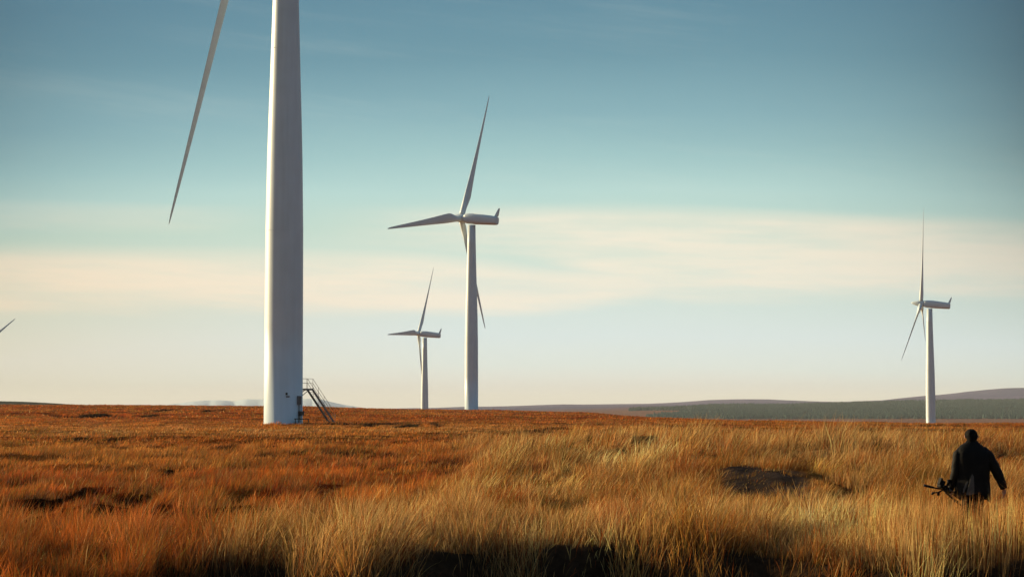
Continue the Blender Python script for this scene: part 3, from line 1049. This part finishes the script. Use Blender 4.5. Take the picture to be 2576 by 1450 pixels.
    # trousers
    tr = skin_mesh('trousers', [
        [((0, 0.0, 0.97), (0.165, 0.13)), ((0, 0.0, 0.88), (0.17, 0.14))],
        [1, ((-0.095, -0.01, 0.80), 0.112), ((-0.105, -0.10, 0.50), 0.085), ((-0.11, -0.24, 0.16), 0.075)],
        [1, ((0.095, 0.01, 0.80), 0.112), ((0.105, 0.12, 0.50), 0.085), ((0.10, 0.14, 0.13), 0.075)]], M_TROUSER, root, 2)
    for sx, yy, zz in ((-0.11, -0.27, 0.05), (0.10, 0.15, 0.03)):
        mb = MB()
        mb.loft([[(sx + w * math.cos(a), yy + y + 0, zz + h * (0.5 + 0.5 * math.sin(a)) - 0.03) for a in [2 * math.pi * k / 14 for k in range(14)]]
                 for y, w, h in ((-0.09, 0.03, 0.08), (-0.07, 0.045, 0.15), (0.0, 0.05, 0.17), (0.08, 0.05, 0.11), (0.17, 0.048, 0.08), (0.22, 0.02, 0.05))])
        mb.build('boot', M_BOOT, root)
    # coat: (z, left x, right x, front, back, y shift)
    st = [(1.625, -0.078, 0.075, 0.075, 0.075, 0.03), (1.585, -0.115, 0.105, 0.095, 0.09, 0.02), (1.545, -0.19, 0.155, 0.11, 0.11, 0.01),
          (1.50, -0.232, 0.205, 0.13, 0.13, 0), (1.44, -0.262, 0.262, 0.15, 0.155, 0), (1.36, -0.275, 0.285, 0.165, 0.17, 0), (1.24, -0.268, 0.275, 0.17, 0.175, 0),
          (1.10, -0.262, 0.262, 0.17, 0.18, 0), (0.98, -0.270, 0.260, 0.175, 0.19, 0), (0.88, -0.280, 0.268, 0.18, 0.20, 0),
          (0.80, -0.285, 0.272, 0.18, 0.21, -0.01), (0.735, -0.270, 0.268, 0.18, 0.21, -0.01)]
    mb = MB(); n = 48; rings = []
    for i, (z, xl, xr, fr, bk, ys) in enumerate(st):
        ring = []
        for k in range(n):
            a = 2 * math.pi * k / n
            c, s = math.cos(a), math.sin(a)
            rx = xr if c > 0 else -xl
            ry = fr if s > 0 else bk
            fold = 0.010 * math.sin(7 * a + z * 9) * min(1, max(0, (1.35 - z) * 2.2)) + 0.004 * math.sin(13 * a - z * 31)
            q = 0.86
            x = (rx + fold) * math.copysign(abs(c) ** q, c)
            y = (ry + fold) * math.copysign(abs(s) ** q, s) + ys
            zz = z
            if i >= len(st) - 2:                       # the hem hangs lower at the right corner
                zz -= (0.085 * math.exp(-((x - 0.225) / 0.05) ** 2) - 0.015 * math.sin(3 * a)) * (i - len(st) + 3) / 2
            ring.append((x, y, zz))
        rings.append(ring)
    mb.loft(rings, cap=False)
    def sleeve(pts, rad):
        P_, R_ = [], []
        for i in range(len(pts) - 1):
            for t in (0, 0.33, 0.66):
                a, b = Vector(pts[i]), Vector(pts[i + 1])
                P_.append(a.lerp(b, t)); R_.append(rad[i] + (rad[i + 1] - rad[i]) * t)
        P_.append(Vector(pts[-1])); R_.append(rad[-1])
        R2 = [r * (1 + 0.05 * math.sin(i * 2.1)) for i, r in enumerate(R_)]
        mb.tube(P_, R2, 20, cap=True)
    sleeve([(-0.15, 0.0, 1.47), (-0.232, -0.01, 1.40), (-0.262, -0.02, 1.25), (-0.283, -0.03, 1.10), (-0.325, 0.03, 0.93), (-0.343, 0.065, 0.845)],
           [0.075, 0.082, 0.076, 0.072, 0.056, 0.048])
    sleeve([(0.15, 0.0, 1.47), (0.235, -0.01, 1.395), (0.315, -0.03, 1.25), (0.385, -0.04, 1.11), (0.458, -0.035, 0.95), (0.492, -0.03, 0.855)],
           [0.075, 0.088, 0.086, 0.080, 0.066, 0.054])
    # stand-up collar
    mb.loft([[((0.074 + 0.004 * j) * math.cos(a), 0.035 + (0.078 + 0.004 * j) * math.sin(a), 1.60 + dz) for a in [2 * math.pi * k / 24 for k in range(24)]]
             for j, dz in ((1, 0), (0, 0.045), (-1, 0.045), (-1, 0.0))], cap=False)
    coat = mb.build('coat', M_COAT, root)
    sol = coat.modifiers.new('cloth', 'SOLIDIFY'); sol.thickness = 0.006; sol.offset = 0
    # the paler panel where the back of the coat is folded open, with its dark fold
    mb = MB()
    def panel(pts, th=0.012):
        n_ = len(pts)
        fr = [(x, y - th, z) for x, y, z in pts]; bk = pts
        mb.add(fr + bk, [tuple(range(n_)), tuple(range(2 * n_ - 1, n_ - 1, -1))] + [(k, (k + 1) % n_, n_ + (k + 1) % n_, n_ + k) for k in range(n_)], False)
    yb = -0.205
    panel([(-0.055, yb + .01, 1.095), (-0.03, yb, 1.06), (-0.028, yb - .012, 0.90), (-0.03, yb - .02, 0.775), (-0.10, yb - .02, 0.757), (-0.16, yb - .01, 0.765),
           (-0.14, yb - .005, 0.82), (-0.11, yb, 0.92), (-0.085, yb, 1.02)])
    panel([(-0.135, yb + .01, 0.98), (-0.12, yb + .005, 0.965), (-0.165, yb, 0.87), (-0.19, yb, 0.80), (-0.205, yb + .01, 0.79), (-0.20, yb + .01, 0.85), (-0.165, yb + .01, 0.93)])
    mb.build('coat_panel', M_LINING, coat)
    return root, LH, RH


PX, PY = at(2443, 33.5)
gz = float(height(np.array([PX]), np.array([PY]))[0])
PZ = EYE - 334.0 / F * 33.5
PERSON, LH, RH = person((PX, PY, PZ))
PERSON.rotation_euler.z = 0.0


def tripod():
    hand = Vector((PX, PY, PZ)) + LH + Vector((0.02, 0.0, -0.09))
    root = empty('camera_tripod', hand)
    tag(root, 'black folded camera tripod carried in the left hand of the walking person', 'tripod')
    q = lambda x, y, z: Vector((x, y, z)) - LH - Vector((0.02, 0.0, -0.09))
    A = q(-0.46, 0.0, 0.855); B = q(0.02, 0.30, 0.56)
    ax = (B - A).normalized()
    side = ax.cross(Vector((0, 0, 1))).normalized(); up = side.cross(ax)
    mb = MB(); mb.tube([A, A + ax * 0.12], [0.045, 0.05], 14); mb.tube([A + ax * 0.05, A + ax * 0.40], 0.018, 10)
    mb.build('crown', M_GEAR, root)
    for k in range(3):
        a = 2 * math.pi * k / 3 + 0.4
        o_ = side * math.cos(a) * 0.042 + up * math.sin(a) * 0.042
        o2 = side * math.cos(a) * 0.085 + up * math.sin(a) * 0.085
        mb = MB()
        mb.tube([A + ax * 0.06 + o_, A + ax * 0.33 + o2 * .8, ], 0.018, 8)
        mb.tube([A + ax * 0.33 + o2 * .8, B + o2], 0.013, 8)
        lg = mb.build('leg', M_GEARM if k == 0 else M_GEAR, root)
        mb = MB(); mb.tube([A + ax * 0.31 + o2 * .8, A + ax * 0.36 + o2 * .82], 0.028, 8); mb.build('clamp', M_GEAR, lg)
        mb = MB(); mb.tube([B + o2, B + o2 + ax * 0.03], [0.02, 0.016], 8); mb.build('rubber_foot', M_GEAR, lg)
    # fluid head with plate and drag knobs
    h0 = A - ax * 0.02
    mb = MB(); mb.tube([h0 + ax * 0.02, h0 - ax * 0.05], 0.042, 12)
    Mh = Matrix((tuple(ax), tuple(side), tuple(up))).transposed()
    mb.box(h0 - ax * 0.075 + up * 0.03, (0.08, 0.10, 0.13), Mh, 0.012)
    mb.box(h0 - ax * 0.12 + up * 0.06, (0.03, 0.07, 0.12), Mh, 0.006)
    mb.tube([h0 - ax * 0.06 + side * 0.04, h0 - ax * 0.06 + side * 0.11], 0.022, 10)
    hd = mb.build('head', M_GEAR, root)
    mb = MB(); mb.tube([q(-0.40, -0.02, 0.90), q(-0.395, -0.02, 1.0)], [0.022, 0.026], 10); mb.tube([q(-0.47, -0.03, 0.93), q(-0.535, -0.03, 0.905)], [0.028, 0.034], 10)
    mb.tube([q(-0.42, -.02, .87), q(-0.42, -.02, .93)], .014, 8)
    mb.build('drag_knob', M_GEAR, hd)
    mb = MB(); mb.tube([q(-0.46, -0.03, 0.845), q(-0.56, -0.03, 0.852), q(-0.64, -0.03, 0.87)], 0.012, 8); mb.tube([q(-0.64, -0.03, 0.87), q(-0.80, -0.03, 0.908)], [0.018, 0.021], 10)
    mb.build('pan_handle', M_GEAR, hd)
    mb = MB(); mb.tube([q(-0.46, 0.02, 0.84), q(-0.56, 0.02, 0.79), q(-0.66, 0.02, 0.785)], [0.014, 0.012, 0.012], 8)
    mb.tube([q(-0.55, .02, .80), q(-0.56, .02, .74)], .022, 8); mb.tube([q(-0.655, .02, .785), q(-0.64, .02, .76)], .026, 8)
    mb.build('spreader', M_GEAR, root)


tripod()

# ------------------------------------------------------------------ ground, grass
build_ground()
zones = [
    grass_zone(22, 30, 1000, 0.0065, 3),
    grass_zone(30, 40, 900, 0.0072, 3),
    grass_zone(40, 62, 400, 0.0105, 2),
    grass_zone(62, 110, 150, 0.017, 2),
    grass_zone(110, 250, 20, 0.042, 2),
    grass_zone(250, 620, 1.6, 0.13, 2, 1.15),
]
g = join(zones, 'grass')
tag(g, 'dry golden and russet moor grass covering the ground, bent over by the wind', 'grass', kind='stuff')


# far conifer plantation, one mass -----------------------------------
def forest():
    nT = 42000
    x = rng.uniform(1520, 3300, nT); d = rng.uniform(3050, 4550, nT)
    # ragged outline of the plantation
    keep = (d < 4500 - 600 * sstep(1900, 1500, x) + 350 * (fbm(x / 120, d / 500, 7) - 0.5))
    keep &= (x > 1640 + 0.10 * (d - 3050) + 160 * (fbm(d / 160, d * 0, 9) - 0.5)) | (d > 3900) & (x > 1640 - 60)
    keep &= fbm(x / 60, d / 90, 15) > 0.30
    x, d = x[keep], d[keep]
    X, Y = (x - CX) / F * d, d
    Z = height(X, Y)
    n = len(X); k = 6
    H = rng.uniform(4, 7.5, n) * (0.8 + 0.5 * fbm(X / 90, Y / 90, 17)); Rr = H * rng.uniform(0.26, 0.38, n)
    a = 2 * np.pi * np.arange(k) / k
    co = np.empty((n, 2 * k + 1, 3), np.float32)
    j = rng.uniform(0.7, 1.3, (n, k))
    for q in range(k):
        co[:, q, 0] = X + Rr * j[:, q] * np.cos(a[q]); co[:, q, 1] = Y + Rr * j[:, q] * np.sin(a[q]); co[:, q, 2] = Z + H * 0.02
        co[:, k + q, 0] = X + 0.6 * Rr * j[:, q - 1] * np.cos(a[q]); co[:, k + q, 1] = Y + 0.6 * Rr * j[:, q - 1] * np.sin(a[q]); co[:, k + q, 2] = Z + H * 0.5
    co[:, 2 * k, 0] = X; co[:, 2 * k, 1] = Y; co[:, 2 * k, 2] = Z + H
    base = (np.arange(n) * (2 * k + 1))[:, None]
    qs = np.concatenate([base + np.array([[q, (q + 1) % k, k + (q + 1) % k, k + q]]) for q in range(k)])
    ts = np.concatenate([base + np.array([[k + q, k + (q + 1) % k, 2 * k]]) for q in range(k)])
    me = bpy.data.meshes.new('forest')
    me.vertices.add(n * (2 * k + 1)); me.vertices.foreach_set('co', co.ravel())
    loops = np.concatenate([qs.ravel(), ts.ravel()]).astype(np.int32)
    me.loops.add(len(loops)); me.loops.foreach_set('vertex_index', loops)
    me.polygons.add(len(qs) + len(ts))
    me.polygons.foreach_set('loop_start', np.concatenate([np.arange(len(qs)) * 4, len(qs) * 4 + np.arange(len(ts)) * 3]).astype(np.int32))
    me.update(calc_edges=True)
    cc = np.ones((n, 2 * k + 1, 4), np.float32)
    cc[..., :3] = (np.array((0.036, 0.084, 0.072)) * rng.uniform(0.85, 1.2, (n, 1)))[:, None, :]
    ca = me.color_attributes.new('tint', 'FLOAT_COLOR', 'POINT'); ca.data.foreach_set('color', cc.ravel())
    me.materials.append(M_PINE)
    o = bpy.data.objects.new('forest', me); COL.objects.link(o)
    tag(o, 'dark green conifer plantation covering the foot of the far hills on the right', 'forest', kind='stuff')


forest()


# faint mountains far off at the left ---------------------------------
def mountains():
    mb = MB()
    D0, D1 = 12500, 13900
    xs = np.linspace(330, 1000, 90)
    prof = np.interp(xs, [330, 400, 443, 480, 520, 560, 590, 620, 665, 700, 760, 800, 850, 1000],
                     [1040, 1018, 1012, 1008, 1004, 1004, 1007, 1001, 1002, 1003, 1001, 1000, 1012, 1040])
    prof = prof + 1.8 + 0.8 * (fbm(xs / 22, xs * 0, 41, 4) - 0.5)
    jit = fbm(xs / 14, xs * 0 + 3, 43, 3)
    rows = []
    for f_, zf in ((0.0, 0.0), (0.25, 0.45), (0.5, 0.85), (0.62, 1.0), (0.8, 0.8), (1.0, 0.0)):
        d = D0 + (D1 - D0) * f_
        row = []
        for k, (x, p) in enumerate(zip(xs, prof)):
            top = EYE - (p - HORIZ) * (D0 + 0.62 * (D1 - D0)) / F
            z = -170 + (top + 170) * zf + (26 * (float(jit[k]) - 0.5) if 0 < zf < 1 else 0)
            row.append(((x - CX) / F * d, d, z))
        rows.append(row)
    n = len(xs)
    vs = [p for r in rows for p in r]
    fs = [(i * n + k, i * n + k + 1, (i + 1) * n + k + 1, (i + 1) * n + k) for i in range(len(rows) - 1) for k in range(n - 1)]
    mb.add(vs, fs)
    o = mb.build('mountain_range', simple('hazed_snow_slopes', (0.62, 0.80, 0.95), 0.95, 0, 0.12, 0.004), None)  # pale snow tone with distance haze painted into its blue
    tag(o, kind='structure')


mountains()

# ------------------------------------------------------------------ haze
HAZE = 5.2e-5
def haze():
    mb = MB()
    zlo, zhi = -175.0, 160.0
    mb.box((0, 4000, (zlo + zhi) / 2), (60000, 60000 - 9000, zhi - zlo))
    m, nt, out = new_mat('haze_air')
    v = N(nt, 'ShaderNodeVolumePrincipled', Density=HAZE, Anisotropy=0.0)
    v.inputs['Color'].default_value = (0.86, 0.94, 0.98, 1)
    nt.links.new(v.outputs[0], out.inputs['Volume'])
    o = mb.build('haze', m)
    tag(o, kind='stuff')
    return o


if HAZE: haze()

# ------------------------------------------------------------------ sky
SUN_EL, SUN_AZ = 13.0, -63.0


def lin(r, g, b):
    f = lambda c: (c / 255 / 12.92) if c / 255 <= 0.04045 else ((c / 255 + 0.055) / 1.055) ** 2.4
    return (f(r), f(g), f(b))


def world():
    w = bpy.data.worlds.new('World'); scene.world = w; w.use_nodes = True
    nt = w.node_tree; nt.nodes.clear(); L = nt.links.new
    out = nt.nodes.new('ShaderNodeOutputWorld')
    sky = N(nt, 'ShaderNodeTexSky', sky_type='NISHITA', sun_disc=False)
    sky.sun_elevation = R(SUN_EL); sky.sun_rotation = R(SUN_AZ)
    sky.air_density = 1.2; sky.dust_density = 1.5; sky.ozone_density = 2.0
    bg1 = N(nt, 'ShaderNodeBackground', Strength=0.075)
    L(sky.outputs[0], bg1.inputs['Color'])
    tc = N(nt, 'ShaderNodeTexCoord')
    sp = N(nt, 'ShaderNodeSeparateXYZ'); L(tc.outputs['Generated'], sp.inputs[0])

    def math_(op, a, b=None, c=None, clamp=False):
        n = N(nt, 'ShaderNodeMath', operation=op, use_clamp=clamp)
        for i, s in enumerate((a, b, c)):
            if s is None: continue
            if isinstance(s, (int, float)): n.inputs[i].default_value = s
            else: L(s, n.inputs[i])
        return n.outputs[0]
    X, Y, Z = sp.outputs
    hyp = math_('SQRT', math_('ADD', math_('MULTIPLY', X, X), math_('MULTIPLY', Y, Y)))
    el = math_('DIVIDE', Z, hyp)                            # tangent of the elevation
    azn = math_('ARCTAN2', X, Y)                            # 0 ahead, + right
    # drifting bands: elevation bent by azimuth and by broad noise
    cmb = N(nt, 'ShaderNodeCombineXYZ'); L(math_('MULTIPLY', azn, 3.2), cmb.inputs[0]); L(math_('MULTIPLY', el, 22), cmb.inputs[1])
    nz = N(nt, 'ShaderNodeTexNoise', Scale=1.0, Detail=3.0, Roughness=0.5); L(cmb.outputs[0], nz.inputs['Vector'])
    wob = math_('MULTIPLY', math_('SUBTRACT', nz.outputs['Fac'], 0.5), 0.016)
    # bands sink to the far left and a little to the right
    azc = math_('MINIMUM', math_('MAXIMUM', azn, -0.5), 0.5)
    a0 = math_('SUBTRACT', azc, 0.03)
    bend = math_('MULTIPLY', math_('MULTIPLY', a0, a0), 0.16)
    e2 = math_('ADD', math_('ADD', el, wob), bend)
    fac = math_('MULTIPLY', e2, 5.0, clamp=True)            # 0.2 -> 1

    def row(y): return max(0.0, (HORIZ - y) / F * 5.0)
    rp = ramp(nt, [
        (row(1025), lin(241, 230, 216)), (row(985), lin(235, 231, 220)), (row(920), lin(224, 233, 226)), (row(840), lin(217, 230, 228)),
        (row(740), lin(208, 224, 216)), (row(640), lin(204, 223, 211)), (row(560), lin(190, 217, 206)), (row(480), lin(180, 213, 208)),
        (row(390), lin(158, 196, 197)), (row(280), lin(133, 174, 183)), (row(130), lin(107, 150, 165)), (1.0, lin(94, 137, 156))])
    L(fac, rp.inputs['Fac'])
    colr = rp.outputs['Color']

    def ss(x, lo, hi, y0=0.0, y1=1.0):
        n = N(nt, 'ShaderNodeMapRange', interpolation_type='SMOOTHSTEP')
        L(x, n.inputs[0])
        for i, v in enumerate((lo, hi, y0, y1)): n.inputs[i + 1].default_value = v
        return n.outputs[0]
    # streaky fine structure of the cirrus
    cmb2 = N(nt, 'ShaderNodeCombineXYZ'); L(math_('MULTIPLY', azn, 9), cmb2.inputs[0]); L(math_('MULTIPLY', math_('ADD', el, math_('MULTIPLY', azn, 0.03)), 95), cmb2.inputs[1]); cmb2.inputs[2].default_value = 3.3
    n2 = N(nt, 'ShaderNodeTexNoise', Scale=1.0, Detail=6.0, Roughness=0.62); L(cmb2.outputs[0], n2.inputs['Vector'])
    st = ss(n2.outputs['Fac'], 0.30, 0.64, 0.42, 1.0)
    el2 = math_('ADD', el, math_('MULTIPLY', math_('SUBTRACT', n2.outputs['Fac'], 0.5), 0.010))
    up_ = math_('MAXIMUM', azn, 0.0)
    # upper veil: from a little left of ahead out to the right, with a crisp upper edge
    topA = math_('SUBTRACT', 0.0975, math_('MULTIPLY', math_('MULTIPLY', up_, up_), 0.17))
    botA = ss(azn, -0.01, 0.09, 0.076, 0.053)
    rel = math_('SUBTRACT', el2, topA)
    A = math_('MULTIPLY', ss(rel, 0.003, -0.006), ss(math_('SUBTRACT', el2, botA), -0.005, 0.008))
    A = math_('MULTIPLY', A, ss(azn, -0.11, 0.02))
    # lower veil: across the left and the middle
    B = math_('MULTIPLY', ss(math_('SUBTRACT', el2, ss(azn, -0.06, 0.03, 0.075, 0.068)), 0.004, -0.007), ss(math_('SUBTRACT', el2, ss(azn, 0.0, 0.08, 0.046, 0.056)), -0.005, 0.006))
    # thin streak high on the left
    C = math_('MULTIPLY', math_('MULTIPLY', ss(el2, 0.099, 0.094), ss(el2, 0.082, 0.090)), ss(azn, -0.10, -0.17, 0.0, 0.30))
    veil = math_('MULTIPLY', math_('MAXIMUM', math_('MAXIMUM', A, B), C), st, clamp=True)
    mx0 = N(nt, 'ShaderNodeMixRGB'); L(math_('MULTIPLY', veil, 0.78), mx0.inputs[0]); L(colr, mx0.inputs[1]); mx0.inputs[2].default_value = (*lin(250, 236, 214), 1)
    # faint high wisps
    cmb3 = N(nt, 'ShaderNodeCombineXYZ'); L(math_('MULTIPLY', azn, 5), cmb3.inputs[0]); L(math_('MULTIPLY', math_('ADD', el, math_('MULTIPLY', azn, 0.12)), 60), cmb3.inputs[1]); cmb3.inputs[2].default_value = 7.3
    n3 = N(nt, 'ShaderNodeTexNoise', Scale=1.0, Detail=7.0, Roughness=0.65); L(cmb3.outputs[0], n3.inputs['Vector'])
    mx = N(nt, 'ShaderNodeMixRGB'); L(ss(n3.outputs['Fac'], 0.5, 0.85, 0.0, 0.10), mx.inputs[0]); L(mx0.outputs[0], mx.inputs[1]); mx.inputs[2].default_value = (*lin(225, 228, 215), 1)
    # warm toward the sun on the left
    wm = N(nt, 'ShaderNodeMapRange'); L(azn, wm.inputs[0]); wm.inputs[1].default_value = -0.02; wm.inputs[2].default_value = -0.26; wm.inputs[4].default_value = 1.0
    low = N(nt, 'ShaderNodeMapRange'); L(el, low.inputs[0]); low.inputs[1].default_value = 0.11; low.inputs[2].default_value = 0.03; low.inputs[4].default_value = 1.0
    wf = math_('MULTIPLY', wm.outputs[0], low.outputs[0])
    wmx = N(nt, 'ShaderNodeMixRGB', blend_type='MULTIPLY'); L(wf, wmx.inputs[0]); L(mx.outputs[0], wmx.inputs[1]); wmx.inputs[2].default_value = (1.10, 0.91, 0.76, 1)
    # lens vignetting painted into the sky: darker away from the middle, higher up
    a1 = math_('ADD', azc, 0.02); a2 = math_('MULTIPLY', a1, a1)
    dk = math_('MULTIPLY', math_('MULTIPLY', a2, a2), 190.0, clamp=True)
    hi = N(nt, 'ShaderNodeMapRange'); L(el, hi.inputs[0]); hi.inputs[1].default_value = 0.03; hi.inputs[2].default_value = 0.12; hi.inputs[3].default_value = 0.2; hi.inputs[4].default_value = 1.0
    dkm = N(nt, 'ShaderNodeMixRGB', blend_type='MULTIPLY'); L(math_('MULTIPLY', dk, hi.outputs[0]), dkm.inputs[0]); L(wmx.outputs[0], dkm.inputs[1]); dkm.inputs[2].default_value = (0.42, 0.45, 0.48, 1)
    cosd = math_('ADD', math_('MULTIPLY', X, math.sin(R(SUN_AZ))), math_('MULTIPLY', Y, math.cos(R(SUN_AZ))))
    anti = N(nt, 'ShaderNodeMapRange', interpolation_type='SMOOTHSTEP'); L(cosd, anti.inputs[0]); anti.inputs[1].default_value = 0.10; anti.inputs[2].default_value = -0.75; anti.inputs[4].default_value = 1.0
    am = N(nt, 'ShaderNodeMixRGB', blend_type='MULTIPLY'); L(anti.outputs[0], am.inputs[0]); L(dkm.outputs[0], am.inputs[1]); am.inputs[2].default_value = (0.30, 0.52, 0.62, 1)
    dkm = am
    bg2 = N(nt, 'ShaderNodeBackground', Strength=0.63); L(dkm.outputs[0], bg2.inputs['Color'])
    mxs = nt.nodes.new('ShaderNodeMixShader')
    up = N(nt, 'ShaderNodeMapRange', interpolation_type='SMOOTHSTEP'); L(el, up.inputs[0]); up.inputs[1].default_value = 0.19; up.inputs[2].default_value = 0.42
    L(up.outputs[0], mxs.inputs[0]); L(bg2.outputs[0], mxs.inputs[1]); L(bg1.outputs[0], mxs.inputs[2])
    L(mxs.outputs[0], out.inputs['Surface'])


world()
sl = bpy.data.lights.new('sun', 'SUN'); sl.energy = 5.0; sl.angle = R(0.6); sl.color = (1.0, 0.76, 0.43)
so = bpy.data.objects.new('sun', sl); COL.objects.link(so)
sdv = Vector((math.sin(R(SUN_AZ)) * math.cos(R(SUN_EL)), math.cos(R(SUN_AZ)) * math.cos(R(SUN_EL)), math.sin(R(SUN_EL))))
so.rotation_euler = sdv.to_track_quat('Z', 'Y').to_euler()
so.location = (0, 0, 60)

# ------------------------------------------------------------------ camera
cam = bpy.data.cameras.new('camera')
cam.sensor_width = 36; cam.lens = 36 * F / 2576.0
cam.clip_end = 60000; cam.clip_start = 0.1
co_ = bpy.data.objects.new('camera', cam); COL.objects.link(co_)
co_.location = (0, 0, EYE); co_.rotation_euler = (math.pi / 2 + PITCH, 0, 0)
scene.camera = co_

scene.view_settings.view_transform = 'Standard'
scene.view_settings.look = 'None'
scene.view_settings.exposure = 0.75
scene.view_settings.gamma = 1.0
scene.cycles.max_bounces = 6
scene.cycles.transparent_max_bounces = 8
scene.cycles.volume_bounces = 0
scene.cycles.use_denoising = True
scene.cycles.sample_clamp_indirect = 2.0
scene.cycles.sample_clamp_direct = 6.0
scene.cycles.use_adaptive_sampling = True
scene.cycles.adaptive_threshold = 0.01
